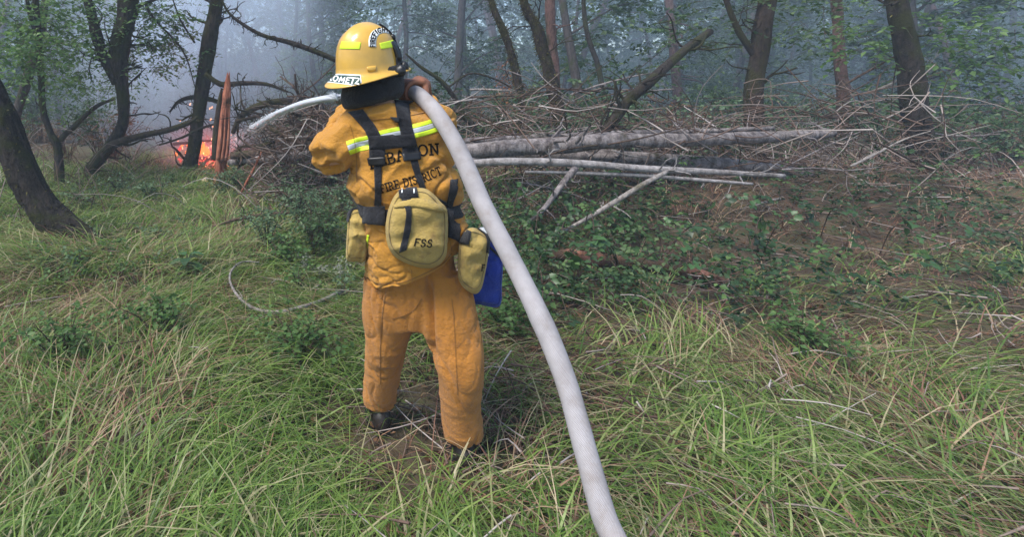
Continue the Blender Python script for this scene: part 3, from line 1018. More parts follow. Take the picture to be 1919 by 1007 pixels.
# ================================================================== prototypes for the wood behind
def proto_tree(name, H, r0, z0, z1, spread, nspray, ll, lw, leaf, bark, seed, conifer=False, group=None, label=None):
    global RNG
    RNG = np.random.default_rng(seed)
    root = thing(name, (0, 0, 0), label, 'tree', group)
    mb = MB()
    pts = [[0, 0, -0.1]]
    d = np.array([rnd(-.12, .12), rnd(-.12, .12), 1.0])
    for k in range(6):
        d = unit(d + np.array([rnd(-.12, .12), rnd(-.12, .12), 0]))
        pts.append(np.array(pts[-1]) + d * H / 6)
    P, r = tube(mb, pts, [r0 * 1.3, r0, r0 * .85, r0 * .6, r0 * .25], n=36, seg=9, rough=.15)
    mb.build('trunk', M[bark], root)
    mb2, mbl = MB(), MB()
    bs, dr = [], []
    nl = 24 if conifer else 13
    for k in range(nl):
        z = z0 + (z1 - z0) * (k + rnd(0, 1)) / nl
        i = int(np.clip(z / H * 35, 1, 34))
        a = rnd(0, 2 * math.pi)
        fr = (z - z0) / (z1 - z0)
        L = spread * ((1 - fr * 0.75) if conifer else (0.6 + 0.6 * math.sin(fr * math.pi))) * rnd(.7, 1.1)
        dd = np.array([math.cos(a), math.sin(a), -0.15 if conifer else 0.45])
        q = [P[i], P[i] + unit(dd) * L * .5 + RNG.normal(size=3) * .1 * L, P[i] + unit(dd) * L + np.array([0, 0, -.2 * L if conifer else .05 * L]) + RNG.normal(size=3) * .1 * L]
        B, br = tube(mb2, q, [r0 * .3, r0 * .2, .006], n=10, seg=5, cap=False)
        m = max(1, nspray // nl)
        jj = RNG.integers(2, 10, m)
        bs.append(B[jj] + RNG.normal(size=(m, 3)) * .12 * spread)
        dr.append(unit((B[-1] - B[0])[None, :] * .6 + RNG.normal(size=(m, 3)) * .8 * np.array([1, 1, .5])))
    tag(mb2.build('branches', M[bark], root), kind='stuff')
    bs, dr = np.concatenate(bs), np.concatenate(dr)
    sprays(mbl, None, bs, dr, rnd(.35, .7, len(bs)), 12 if not conifer else 16, ll, lw, droop=.45 if conifer else .2)
    tag(mbl.build('crown', M[leaf], root), kind='stuff')
    return root


def proto_bush(name, H, R_, nst, nspray, ll, lw, leaf, seed, label, group):
    global RNG
    RNG = np.random.default_rng(seed)
    root = thing(name, (0, 0, 0), label, 'bush', group)
    mb, mbl = MB(), MB()
    bs, dr = [], []
    for k in range(nst):
        a = rnd(0, 2 * math.pi)
        rr = R_ * rnd(.3, 1)
        q = [[rnd(-.1, .1), rnd(-.1, .1), -.05], [math.cos(a) * rr * .4, math.sin(a) * rr * .4, H * rnd(.4, .6)], [math.cos(a) * rr, math.sin(a) * rr, H * rnd(.6, 1)]]
        B, br = tube(mb, q, [.010, .008, .003], n=9, seg=4, cap=False)
        m = max(1, nspray // nst)
        jj = RNG.integers(2, 9, m)
        bs.append(B[jj] + RNG.normal(size=(m, 3)) * .06)
        dr.append(unit((B[-1] - B[0])[None, :] * .5 + RNG.normal(size=(m, 3)) * .7 * np.array([1, 1, .6])))
    tag(mb.build('stems', M['twig_brown'], root), kind='stuff')
    sprays(mbl, mb if False else None, np.concatenate(bs), np.concatenate(dr), rnd(.15, .35, sum(map(len, bs))), 9, ll, lw)
    tag(mbl.build('foliage', M[leaf], root), kind='stuff')
    return root


GT = 'trees of the smoky wood'
protos = [
    proto_tree('tree', 9, .075, .5, 8.6, 1.9, 620, .11, .036, 'leaf_mid', 'bark_grey', 1, group=GT, label='hazy leafy broadleaf tree standing in the smoky wood behind'),
    proto_tree('tree', 8, .06, .3, 7.6, 1.7, 600, .10, .033, 'leaf_bright', 'bark_dark', 2, group=GT, label='slight light green tree in the smoky wood behind'),
    proto_tree('tree', 10, .10, 1.0, 9.6, 2.2, 620, .115, .037, 'leaf_dark', 'bark_grey', 3, group=GT, label='dark leaved tree with a stout trunk in the smoky wood behind'),
    proto_tree('conifer', 12, .11, .5, 11.5, 2.3, 560, .085, .014, 'leaf_dark', 'bark_red', 4, True, GT, 'dark conifer with drooping boughs in the smoky wood behind'),
    proto_tree('conifer', 9, .08, .3, 8.8, 1.8, 520, .08, .014, 'leaf_mid', 'bark_grey', 5, True, GT, 'slender green conifer in the smoky wood behind'),
]
GBS = 'bushes at the edge of the wood'
bushes = [
    proto_bush('bush', 1.5, .9, 12, 150, .07, .024, 'leaf_mid', 6, 'mid green leafy bush at the edge of the smoky wood', GBS),
    proto_bush('bush', 1.1, .8, 12, 150, .06, .02, 'leaf_pale', 7, 'pale green small leaved bush at the edge of the smoky wood', GBS),
    proto_bush('bush', 1.3, .9, 12, 130, .07, .022, 'leaf_dark', 8, 'dark green bush at the edge of the smoky wood', GBS),
    proto_bush('dry_bush', 1.0, .9, 16, 120, .06, .014, 'leaf_brown', 9, 'dry brown dead bush at the edge of the smoky wood', GBS),
]
RNG = np.random.default_rng(21)


def place(protos, spots):
    used = set()
    for (k, x, y, s, rz) in spots:
        p = protos[k]
        o = p if k not in used else copy_tree(p)
        used.add(k)
        o.location = (x, y, gz(x, y))
        o.rotation_euler = (0, 0, rz)
        o.scale = (s, s, s * rnd(.9, 1.15))
    for k, p in enumerate(protos):
        if k not in used:
            raise RuntimeError('unused prototype')


bpy.context.view_layer.update()
for p in protos + bushes:
    KIDS[p.name] = [c for c in bpy.data.objects if c.parent == p]
spots = [(0, at(600, 150, 15.5)[0], 15.5, 1, 0), (2, at(855, 150, 15)[0], 15, 1, 1), (3, at(1290, 150, 14)[0], 14, 1, 2), (1, at(540, 150, 17)[0], 17, 1, 0.5), (4, at(760, 150, 17)[0], 17, 1, 4)]
tries = 0
while len(spots) < 104 and tries < 4000:
    tries += 1
    y = 11.5 + 22 * rnd(0, 1) ** 0.8
    x = rnd(-.85, 1.58) * y
    pxx = 600 + x / y * 1000
    if 215 < pxx < 520 and y < 19:
        continue
    if y < 13 and pxx < 820 and pxx > 120:
        continue
    if min(math.hypot(x - q[1], y - q[2]) for q in spots) < 1.35:
        continue
    spots.append((int(RNG.choice([0, 1, 2, 3, 4], p=[.25, .2, .2, .15, .2])), x, y, rnd(.8, 1.2), rnd(0, 6.28)))
place(protos, spots)
bs_ = []
tries = 0
while len(bs_) < 105 and tries < 4000:
    tries += 1
    y = rnd(7.6, 17)
    x = rnd(-.72, 1.42) * y
    pxx = 600 + x / y * 1000
    if 220 < pxx < 500 and y < 15.5:
        continue
    if pxx < 520 and y < 9.6:
        continue
    if bs_ and min(math.hypot(x - q[1], y - q[2]) for q in bs_) < .75:
        continue
    bs_.append((int(RNG.choice([0, 1, 2, 3], p=[.3, .25, .25, .2])), x, y, rnd(.7, 1.25), rnd(0, 6.28)))
place(bushes, bs_)
# the wood farther off, one mass
mbl = MB()
n = 80000
y = rnd(33, 52, n)
x = rnd(-.85, 1.6, n) * y
z = ground_h(x, y) + 13 * rnd(0, 1, n) ** 1.2
keep = vn(np.stack([x, y, z], 1), .35, 9) > -.35
p = np.stack([x, y, z], 1)[keep]
k = len(p)
leaves(mbl, p, RNG.normal(size=(k, 3)), RNG.normal(size=(k, 3)) + [0, 0, .6], rnd(.25, .6, k), rnd(.08, .2, k))
tag(mbl.build('far_woods', M['leaf_mid']), 'far hazy mass of forest foliage', 'woods', kind='stuff')

# rusty dead bough by the bent snag
mbl, mbt = MB(), MB()
c = at(957, 150, 9.2)
n = 36
sprays(mbl, mbt, c + RNG.normal(size=(n, 3)) * [.10, .10, .16], RNG.normal(size=(n, 3)) * [.6, .6, .4] + [0, 0, -.7], rnd(.15, .3, n), 9, .05, .012)
rb = thing('dead_bough', c, 'rusty orange dead foliage clump on the bent mossy snag', 'dead bough')
tag(mbl.build('foliage', M['leaf_rust'], rb), kind='stuff')
tag(mbt.build('stems', M['twig_brown'], rb), kind='stuff')


# ================================================================== ground cover
def blades(mb, x, y, ang, L, wd, bend, lean=0.25, seg=4):
    n = len(x)
    base = np.stack([x, y, ground_h(x, y) - .01], 1)
    d = np.stack([np.cos(ang), np.sin(ang), np.zeros(n)], 1)
    s = np.stack([-np.sin(ang), np.cos(ang), np.zeros(n)], 1)
    tw = RNG.normal(size=n) * .8
    s2 = unit(s * np.cos(tw)[:, None] + d * np.sin(tw)[:, None])
    t = np.linspace(0, 1, seg + 1)
    V = np.zeros((n, seg + 1, 2, 3))
    for k, tt in enumerate(t):
        out = L * (lean * tt + bend * tt ** 2)
        upw = L * (tt * (1 - lean * .3) - bend * .62 * tt ** 2.2)
        c = base + d * out[:, None] + np.array([0, 0, 1.0]) * np.maximum(upw, .012 * tt)[:, None]
        w_ = wd * (1 - tt ** 1.6 * .92)
        V[:, k, 0] = c + s2 * w_[:, None]
        V[:, k, 1] = c - s2 * w_[:, None]
    V = V.reshape(-1, 3)
    b = np.arange(n)[:, None, None] * (seg + 1) * 2
    k = np.arange(seg)[None, :, None] * 2
    Q = (b + k + np.array([0, 1, 3, 2])[None, None, :]).reshape(-1, 4)
    mb.add(V, Q)


def scatter(n, y0, y1, a0, a1, mask=None):
    y = y0 + (y1 - y0) * rnd(0, 1, n)
    lo = a0 * y - (1.5 if a0 < -.6 else 0)
    hi = a1 * y + (1.6 if a1 > 1.15 else 0)
    x = lo + (hi - lo) * rnd(0, 1, n)
    if mask is not None:
        k = mask(x, y)
        x, y = x[k], y[k]
    return x, y


def tufts(ncl, per, y0, y1, a0, a1, L0, L1, wd, mb, mask, bend=(.55, 1.15), spread=.09):
    cx, cyy = scatter(ncl, y0, y1, a0, a1, mask)
    ncl = len(cx)
    lean = vn(np.stack([cx, cyy, cx * 0], 1), .8, 14) * 3.2
    Lc = rnd(L0, L1, ncl)
    x = np.repeat(cx, per) + RNG.normal(size=ncl * per) * spread
    y = np.repeat(cyy, per) + RNG.normal(size=ncl * per) * spread
    a = np.repeat(lean, per) + RNG.normal(size=ncl * per) * 1.0
    L = np.repeat(Lc, per) * rnd(.55, 1.25, ncl * per)
    blades(mb, x, y, a, L, wd * rnd(.6, 1.3, ncl * per), rnd(*bend, ncl * per))


def left_mask(x, y):
    px = 600 + x / y * 1000
    P = np.stack([x, y, x * 0], 1)
    dens = np.clip(1.15 - np.clip(px - 640, 0, 900) / 320, .12, 1) * np.where(vn(P, .9, 33) > -.45, 1, .35)
    dens = np.where(y < 3.1, np.maximum(dens, .55), dens)
    dens = dens * np.clip((np.hypot(x - .38, y - 2.2) - .22) / .4, .12, 1)
    return rnd(0, 1, len(x)) < dens


def dry_mask(x, y):
    P = np.stack([x, y, x * 0], 1)
    px = 600 + x / y * 1000
    base = .15 + 1.3 * np.exp(-((px - 70) / 170) ** 2) * np.exp(-((y - 4.3) / 1.1) ** 2) + .7 * np.exp(-((px - 300) / 90) ** 2) * np.exp(-((y - 5.9) / .6) ** 2) + .3 * (vn(P, 1.1, 44) > .1)
    return rnd(0, 1, len(x)) < base


mb = MB()
tufts(2500, 21, 1.1, 4.6, -.66, 1.36, .14, .42, .0050, mb, left_mask)
tufts(1800, 16, 4.2, 9.8, -.66, .45, .18, .50, .0074, mb, left_mask)
tufts(330, 16, 6.5, 12, -.70, .1, .3, .5, .006, mb, None)
tag(mb.build('grass', M['grass']), 'long drooping green grass covering the clearing', 'grass', kind='stuff')
mb = MB()
tufts(2500, 14, 1.4, 7.4, -.66, 1.3, .16, .45, .0038, mb, dry_mask, bend=(.6, 1.2))
tufts(420, 10, 5.0, 9.5, -.2, 1.3, .25, .5, .004, mb, None, bend=(.6, 1.2))
tag(mb.build('dry_grass', M['drygrass']), 'dry brown grass and bracken lying between green tufts', 'grass', kind='stuff')
# twig litter
mb = MB()
n = 3400
x, y = scatter(n, 1.4, 9, -.6, 1.35, lambda x, y: rnd(0, 1, len(x)) < np.where(600 + x / y * 1000 > 640, .85, .22))
z = ground_h(x, y)
for k in range(len(x)):
    a = rnd(0, 6.28)
    L = rnd(.06, .4) * (.55 if y[k] < 3.4 else 1)
    h0, h1 = rnd(.0, .16), rnd(.0, .16)
    c = np.array([x[k], y[k], z[k]])
    d = np.array([math.cos(a), math.sin(a), 0]) * L
    tube(mb, [c - d + [0, 0, h0], c + [rnd(-.03, .03), rnd(-.03, .03), (h0 + h1) / 2 + rnd(-.02, .04)], c + d + [0, 0, h1]], [rnd(.002, .006), .003, .0015], n=5, seg=4, cap=False)
tag(mb.build('twig_litter', M['twig_mix']), 'fine dead twigs littering the forest floor', 'twigs', kind='stuff')
# heaped brush: dense fine twigs in the pile behind the jet and round the logs
mb = MB()
for k in range(2100):
    if k % 5 < 2:
        xx, Yk = rnd(485, 700), rnd(6.2, 8.6)
        top_ = 1.0 * math.exp(-((xx - 560) / 120) ** 2) + .25
    else:
        xx, Yk = rnd(840, 1780), rnd(5.6, 8.8)
        top_ = 1.05
    c = at(xx, 300, Yk)
    c[2] = gz(c[0], c[1]) + top_ * rnd(0, 1) ** 1.3
    d = RNG.normal(size=3) * [1, .8, .55]
    d = unit(d) * rnd(.12, .55)
    m_ = c + RNG.normal(size=3) * .05
    tube(mb, [c - d, m_ - d * .3, m_ + d * .4, c + d + RNG.normal(size=3) * .06], [rnd(.003, .011), .005, .0022], n=7, seg=4, cap=False)
tag(mb.build('brush', M['twig_mix']), 'dense grey brown tangle of fine dead twigs heaped round the logs', 'brush', kind='stuff')
# arching bare stems of the undergrowth
mb = MB()
x, y = scatter(1500, 6.0, 12.5, -.66, 1.38, lambda x, y: rnd(0, 1, len(x)) < np.where((600 + x / y * 1000 > 230) & (600 + x / y * 1000 < 430) & (y < 9.5), .1, .8))
for k in range(len(x)):
    a, L = rnd(0, 6.28), rnd(.3, 1.1)
    c = np.array([x[k], y[k], gz(x[k], y[k])])
    d = np.array([math.cos(a), math.sin(a), 0]) * L
    h = L * rnd(.15, 1.0)
    tube(mb, [c, c + d * .35 + [0, 0, h * .7], c + d * .75 + [0, 0, h], c + d * 1.1 + [0, 0, h * rnd(.5, 1.1)]], [rnd(.004, .009), .004, .0025], n=7, seg=4, cap=False)
tag(mb.build('bare_stems', M['twig_mix']), 'thin bare stems arching through the undergrowth', 'twigs', kind='stuff')
# leaf litter
mb = MB()
x, y = scatter(21000, 1.2, 10, -.66, 1.38, lambda x, y: rnd(0, 1, len(x)) < np.where(600 + x / y * 1000 > 640, .95, .35))
k = len(x)
leaves(mb, np.stack([x, y, ground_h(x, y) + rnd(.004, .05, k)], 1), RNG.normal(size=(k, 3)) * [1, 1, .25], RNG.normal(size=(k, 3)) * .5 + [0, 0, 1], rnd(.02, .06, k), rnd(.006, .018, k))
tag(mb.build('leaf_litter', M['leaf_brown']), 'fallen brown leaves on the forest floor', 'leaf litter', kind='stuff')


# ---- low leafy plants in the clearing
def forb(label, px, py, H, nst, nsp, ll, lw, leaf, spread=.25, group=None, name='leafy_plant', Y=None):
    g = gnd(px, py)
    root = thing(name, (g[0], g[1], gz(g[0], g[1])), label, 'plant', group)
    mb, mbl = MB(), MB()
    bs, dr = [], []
    for k in range(nst):
        a = rnd(0, 6.28)
        rr = spread * rnd(.2, 1)
        q = np.array([g + [rnd(-.03, .03), rnd(-.03, .03), -.02], g + [math.cos(a) * rr * .4, math.sin(a) * rr * .4, H * rnd(.4, .6)], g + [math.cos(a) * rr, math.sin(a) * rr, H * rnd(.7, 1)]])
        B, _ = tube(mb, q, [.006, .005, .002], n=9, seg=5, cap=False)
        m = max(1, nsp // nst)
        jj = RNG.integers(3, 9, m)
        bs.append(B[jj])
        dr.append(unit(unit(B[-1] - B[0])[None] * .4 + RNG.normal(size=(m, 3)) * [1, 1, .45]))
    sprays(mbl, mb, np.concatenate(bs), np.concatenate(dr), rnd(.1, .24, sum(map(len, bs))), 7, ll, lw, tw=.002)
    tag(mb.build('stems', M['twig_brown'], root), kind='stuff')
    tag(mbl.build('foliage', M[leaf], root), kind='stuff')
    return root


GF = 'low leafy shrubs in the grass'
for (x, y, H) in ((455, 375, .5), (520, 372, .55), (575, 380, .55), (625, 380, .6), (640, 410, .45), (540, 400, .4), (420, 372, .4), (595, 420, .4), (560, 440, .5), (610, 470, .55), (500, 470, .45), (280, 380, .35), (160, 395, .3), (225, 372, .4)):
    forb('low pale green small leaved shrub growing in the grass before the brush pile', x, y, H, 9, 70, .035, .012, 'leaf_pale', .3, GF)
GW = 'broad leaved weeds in the clearing'
for k in range(24):
    forb('low broad leaved weed half hidden in the long grass of the clearing', rnd(10, 660), rnd(345, 590), rnd(.12, .26), 5, 16, rnd(.03, .05), rnd(.012, .018), ['leaf_pale', 'leaf_bright'][k % 2], .13, GW, 'weed')
forb('dark broad leaved shrub by the curled white stick', 590, 500, .55, 12, 90, .05, .012, 'leaf_mid', .3)
forb('bright green small bush behind the curled white stick', 535, 515, .30, 8, 60, .04, .016, 'leaf_bright', .18)
forb('white green lichen like herb beside the dark leafy seedling', 318, 480, .16, 8, 50, .018, .007, 'leaf_pale', .1)
for x, y, lb in ((755, 640, 'low bright green shrub just in front of the firefighter boots'), (950, 640, 'low bright green shrub below the blue bag beside the hose'), (560, 690, 'low bright green shrub in the grass by the left trouser leg'), (300, 650, 'low bright green shrub in the grass short of the curled white stick'), (120, 690, 'low bright green shrub alone in the open near grass'), (1500, 680, 'low bright green shrub in front of the brambles by the brush')):
    forb(lb, x, y, .30, 8, 60, .04, .014, 'leaf_bright', .22)

# ---- dark seedling with broad leaves, each leaf its own part
def broad_leaf_mesh(name, l, w_, lobes=1):
    """one or three pointed leaflets with a folded midrib and toothed edge"""
    mb = MB()
    for ang in ((0,) if lobes == 1 else (0, 62, -62)):
        n = 7
        t = np.linspace(0, 1, n)
        wd = w_ * np.sin(np.pi * t ** .8) * (1 + .12 * (-1) ** np.arange(n))
        ll = l * (1 if ang == 0 else .8)
        st = .02 if lobes == 1 else l * .25
        x = st + t * ll
        z = -.25 * ll * t ** 2
        V = np.concatenate([np.stack([x, wd, z + .25 * wd], 1), np.stack([x, 0 * x, z], 1), np.stack([x, -wd, z + .25 * wd], 1)])
        c, s = math.cos(R(ang)), math.sin(R(ang))
        V = V @ np.array([[c, s, 0], [-s, c, 0], [0, 0, 1]])
        F = np.array([[k, k + n, k + n + 1, k + 1] for k in range(n - 1)] + [[n + k, 2 * n + k, 2 * n + k + 1, n + k + 1] for k in range(n - 1)])
        mb.add(V, F)
        if ang == 0:
            tube(mb, [[0, 0, .01], [st, 0, 0]], .0015, n=2, seg=3, cap=False)
    return mb.mesh(name)


def leaf_mat(name, c):
    m, t, b = newmat(name)
    oi = t.nodes.new('ShaderNodeObjectInfo')
    r = ramp(t, [(0, tuple(x * .55 for x in c)), (.6, c), (1, tuple(x * 1.7 for x in c))])
    t.links.new(oi.outputs['Random'], r.inputs[0])
    t.links.new(r.outputs[0], b.inputs['Base Color'])
    b.inputs['Roughness'].default_value = .42
    n2 = noise_node(t, 90, 3)
    bump(t, b, n2.outputs['Fac'], .4, .003)
    tr = t.nodes.new('ShaderNodeBsdfTranslucent')
    t.links.new(r.outputs[0], tr.inputs[0])
    ms = t.nodes.new('ShaderNodeMixShader')
    ms.inputs[0].default_value = .3
    t.links.new(b.outputs[0], ms.inputs[1])
    t.links.new(tr.outputs[0], ms.inputs[2])
    t.links.new(ms.outputs[0], t.nodes['Material Output'].inputs[0])
    return m


M['leaf_seedling'] = leaf_mat('leaf_seedling', (.035, .080, .026))
M['leaf_bramble'] = leaf_mat('leaf_bramble', (.036, .080, .022))
LM_SEED = broad_leaf_mesh('seedling_leaf', .15, .045)
LM_SEED.materials.append(M['leaf_seedling'])
LM_BR = [broad_leaf_mesh('bramble_leaf', .085, .033, 3), broad_leaf_mesh('bramble_leaf', .07, .028, 3), broad_leaf_mesh('bramble_leaf', .10, .038, 3)]
for q in LM_BR:
    q.materials.append(M['leaf_bramble'])


def put_leaf(me, root, p, d, nrm, s):
    d = unit(d)
    nrm = unit(nrm - d * (nrm @ d))
    sd_ = np.cross(nrm, d)
    Mx = Matrix(((d[0], sd_[0], nrm[0], p[0]), (d[1], sd_[1], nrm[1], p[1]), (d[2], sd_[2], nrm[2], p[2]), (0, 0, 0, 1))) @ Matrix.Scale(s, 4)
    o = bpy.data.objects.new('leaf', me)
    COL.objects.link(o)
    o.parent = root
    o.matrix_parent_inverse = Matrix.Translation(root.location).inverted()
    o.matrix_basis = Mx
    return o


g = gnd(352, 530)
sd0 = thing('seedling', (g[0], g[1], gz(g[0], g[1])), 'dark green seedling with drooping broad leaves in the near grass', 'plant')
mb = MB()
tube(mb, [g + [0, 0, -.02], g + [.01, 0, .12], g + [.0, 0, .24]], [.007, .006, .004], n=8, seg=6)
mb.build('stem', M['twig_brown'], sd0)
for k in range(9):
    a = k * 2.4
    put_leaf(LM_SEED, sd0, g + [0, 0, .24 - .012 * k], np.array([math.cos(a), math.sin(a), .15 - .05 * k]), np.array([0, 0, 1.0]) + RNG.normal(size=3) * .2, rnd(.8, 1.1))

# brambles on the right: arching canes carrying three-part leaves
GB = 'brambles before the logs'
spots = [(985, 400), (960, 440), (1010, 430), (1060, 400), (1110, 380), (1150, 420), (1180, 390), (1090, 450), (1040, 500), (1000, 560), (1130, 440), (1170, 520), (1240, 470), (1320, 440), (1420, 470), (1530, 440), (1640, 470)]
nleaf_obj = 0
for (x, y) in spots:
    g = gnd(x, y + 25)
    br = thing('bramble', (g[0], g[1], gz(g[0], g[1])), 'green bramble with arching canes and toothed leaves among the fallen logs', 'bramble', GB)
    mb = MB()
    lv = []
    for k in range(4):
        a = rnd(0, 6.28)
        L = rnd(.35, .7)
        dd = np.array([math.cos(a), math.sin(a), 0])
        B, _ = tube(mb, [g + [0, 0, -.03], g + dd * L * .3 + [0, 0, L * .6], g + dd * L * .75 + [0, 0, L * .7], g + dd * L * 1.2 + [0, 0, L * .4]], [.005, .0045, .004, .002], n=16, seg=5, cap=False)
        for i in RNG.choice(np.arange(4, 16), 4, replace=False):
            lv.append((B[i], unit(RNG.normal(size=3) * [1, 1, .3] + dd * .4 + [0, -.5, 0])))
    tag(mb.build('canes', M['twig_brown'], br), kind='stuff')
    for (p, d) in lv:
        put_leaf(LM_BR[RNG.integers(0, 3)], br, p, d, np.array([0, -.35, 1.0]) + RNG.normal(size=3) * .45, rnd(.45, .95))
        nleaf_obj += 1
# smaller bramble foliage filling between; its dark leaves stand in for recess shade
mbl = MB()
x, y = scatter(1600, 3.3, 6.0, .30, 1.36, lambda x, y: vn(np.stack([x, y, x * 0], 1), 1.6, 71) > -.25)
n = len(x)
bsx = np.stack([x, y, ground_h(x, y) + rnd(.02, .42, n)], 1)
sprays(mbl, None, bsx, RNG.normal(size=(n, 3)) * [1, 1, .4], rnd(.12, .3, n), 7, .045, .016)
tag(mbl.build('bramble_undergrowth', M['leaf_dark']), 'tangled undergrowth of small leaves coloured dark for the shade below the logs', 'undergrowth', kind='stuff')
mbl = MB()
x, y = scatter(240, 3.2, 6.0, .30, 1.36, lambda x, y: vn(np.stack([x, y, x * 0], 1), 1.3, 72) > .05)
n = len(x)
bsx = np.stack([x, y, ground_h(x, y) + rnd(.05, .5, n)], 1)
sprays(mbl, None, bsx, RNG.normal(size=(n, 3)) * [1, 1, .4], rnd(.12, .28, n), 7, .045, .018)
tag(mbl.build('leafy_undergrowth', M['leaf_bright']), 'brighter green small leaves scattered through the undergrowth', 'undergrowth', kind='stuff')

mbl = MB()
x, y = scatter(620, 3.4, 5.6, .30, .68)
n = len(x)
bsx = np.stack([x, y, ground_h(x, y) + rnd(.03, .4, n)], 1)
sprays(mbl, None, bsx, RNG.normal(size=(n, 3)) * [1, 1, .4], rnd(.10, .26, n), 7, .042, .017)
tag(mbl.build('low_undergrowth', M['leaf_mid']), 'mid green low leaves massed under the slender bleached log', 'undergrowth', kind='stuff')

# ================================================================== fire
YF = 9.9
fb = at(378, 300, YF)
fire = thing('fire', (fb[0], fb[1], gz(fb[0], fb[1])), 'small orange flames and glowing embers burning behind the slim mossy tree', 'fire')


def flame(px, py, hpx, wpx, mat):
    mb = MB()
    s = mpp(YF)
    q = at(px, py, YF + rnd(-.1, .1))
    n = 12
    t = np.linspace(0, 1, n)
    sway = rnd(-.4, .4)
    C = q + np.stack([sway * hpx * s * t ** 2 + .1 * wpx * s * np.sin(t * 7 + rnd(0, 6)), 0 * t, hpx * s * t], 1)
    wd = wpx * s * .5 * np.sin(np.pi * (t * .92 + .06)) ** .8 * (1 - t * .45)
    loft(mb, C, np.maximum(wd, .002), np.maximum(wd * .7, .002), np.array([1.0, 0, 0]), seg=10, up=np.array([0, 0, 1.0]))
    return mb.build('flame', M[mat], fire)


for a in ((336, 284, 10, 7, 'flame_red'), (331, 292, 8, 6, 'flame'), (341, 276, 8, 6, 'flame'), (338, 304, 8, 8, 'flame_red'), (366, 300, 14, 12, 'flame_red'), (358, 306, 12, 10, 'flame_red'), (350, 312, 9, 8, 'flame_red'), (388, 308, 12, 10, 'flame_red'), (383, 292, 26, 13, 'flame'), (376, 290, 18, 9, 'flame'), (390, 292, 18, 9, 'flame'), (371, 296, 14, 8, 'flame_red'), (398, 291, 12, 8, 'flame_red'), (352, 276, 8, 6, 'flame'), (358, 274, 7, 5, 'flame_red'), (349, 288, 5, 6, 'flame'), (372, 318, 16, 7, 'flame_red'), (378, 316, 10, 6, 'flame_red'), (428, 316, 6, 5, 'flame'), (433, 315, 4, 4, 'flame_red'), (400, 314, 5, 4, 'flame_red'), (364, 310, 10, 7, 'flame_red')):
    flame(*a)
for k in range(22):
    mb = MB()
    x, y = rnd(348, 408), rnd(284, 322)
    ball(mb, at(x, y, YF + rnd(-.15, .2)), np.array([rnd(.02, .05), rnd(.02, .05), rnd(.015, .035)]), 8, 6, .35, k)
    mb.build('ember', M['flame_red' if k % 3 == 0 else ('spark' if k % 7 == 1 else 'char')], fire)
for (pts, rp) in (([(325, 270, 9.85), (350, 268), (385, 264), (432, 262)], 3), ([(372, 322, 9.8), (386, 302), (408, 286)], 3), ([(345, 300, 10.0), (380, 296), (420, 302)], 4)):
    mb = MB()
    tube(mb, px_path(pts), px_rad(pts, [rp, rp, rp * .7]), n=20, seg=8, rough=.3)
    mb.build('charred_stick', M['char'], fire)
mb = MB()
for k in range(46):
    x, y = 378 + RNG.normal() * 26, 262 + RNG.normal() * 26
    c = at(x, y, YF + rnd(-.4, .4))
    tube(mb, [c, c + np.array([rnd(-.01, .02), 0, rnd(.01, .045)])], [.0045, .003], n=2, seg=4)
sp = mb.build('sparks', M['spark'], fire)
tag(sp, kind='stuff')
m, t, v = volume_mat('fire_smoke', (0.95, 0.93, 0.95), 0.40)
mb = MB()
ball(mb, (0, 0, 0), (.95, .35, .55), 20, 14, .15, 6)
fs = mb.build('smoke', m)
fs.location = tuple(at(385, 285, YF - .15))
tag(fs, 'pinkish smoke glowing close round the flames', 'smoke', kind='stuff')
pl = bpy.data.lights.new('fire_glow', 'POINT')
pl.energy = 55
pl.color = (1.0, .16, .13)
pl.shadow_soft_size = .25
plo = bpy.data.objects.new('fire_glow', pl)
COL.objects.link(plo)
plo.parent = fire
plo.location = tuple(at(392, 290, YF + .25) - np.array(fire.location))

# ================================================================== the firefighter
YP = 2.15                      # distance of the firefighter's torso
S = mpp(YP, 300)


def remesh(mb, voxel, its=8, fac=0.5):
    me = mb.mesh('tmp')
    o = bpy.data.objects.new('tmp', me)
    COL.objects.link(o)
    md = o.modifiers.new('r', 'REMESH')
    md.mode = 'VOXEL'
    md.voxel_size = voxel
    if its:
        sm = o.modifiers.new('s', 'SMOOTH')
        sm.iterations = its
        sm.factor = fac
    dg = bpy.context.evaluated_depsgraph_get()
    m2 = bpy.data.meshes.new_from_object(o.evaluated_get(dg))
    bpy.data.objects.remove(o)
    bpy.data.meshes.remove(me)
    V = np.zeros(len(m2.vertices) * 3, np.float32)
    m2.vertices.foreach_get('co', V)
    V = V.reshape(-1, 3).astype(float)
    N = np.zeros(len(m2.vertices) * 3, np.float32)
    m2.vertices.foreach_get('normal', N)
    N = N.reshape(-1, 3).astype(float)
    faces = [tuple(p.vertices) for p in m2.polygons]
    bpy.data.meshes.remove(m2)
    T = np.array([f for f in faces if len(f) == 3], np.int64).reshape(-1, 3)
    Q = np.array([f for f in faces if len(f) == 4], np.int64).reshape(-1, 4)
    return V, N, T, Q


def bvh_of(V, T, Q):
    F = [tuple(map(int, f)) for f in T] + [tuple(map(int, f)) for f in Q]
    return BVHTree.FromPolygons([tuple(v) for v in V], F)


def ridged(P, sc, seed):
    return 1 - 2 * np.abs(vn(P, sc, seed))


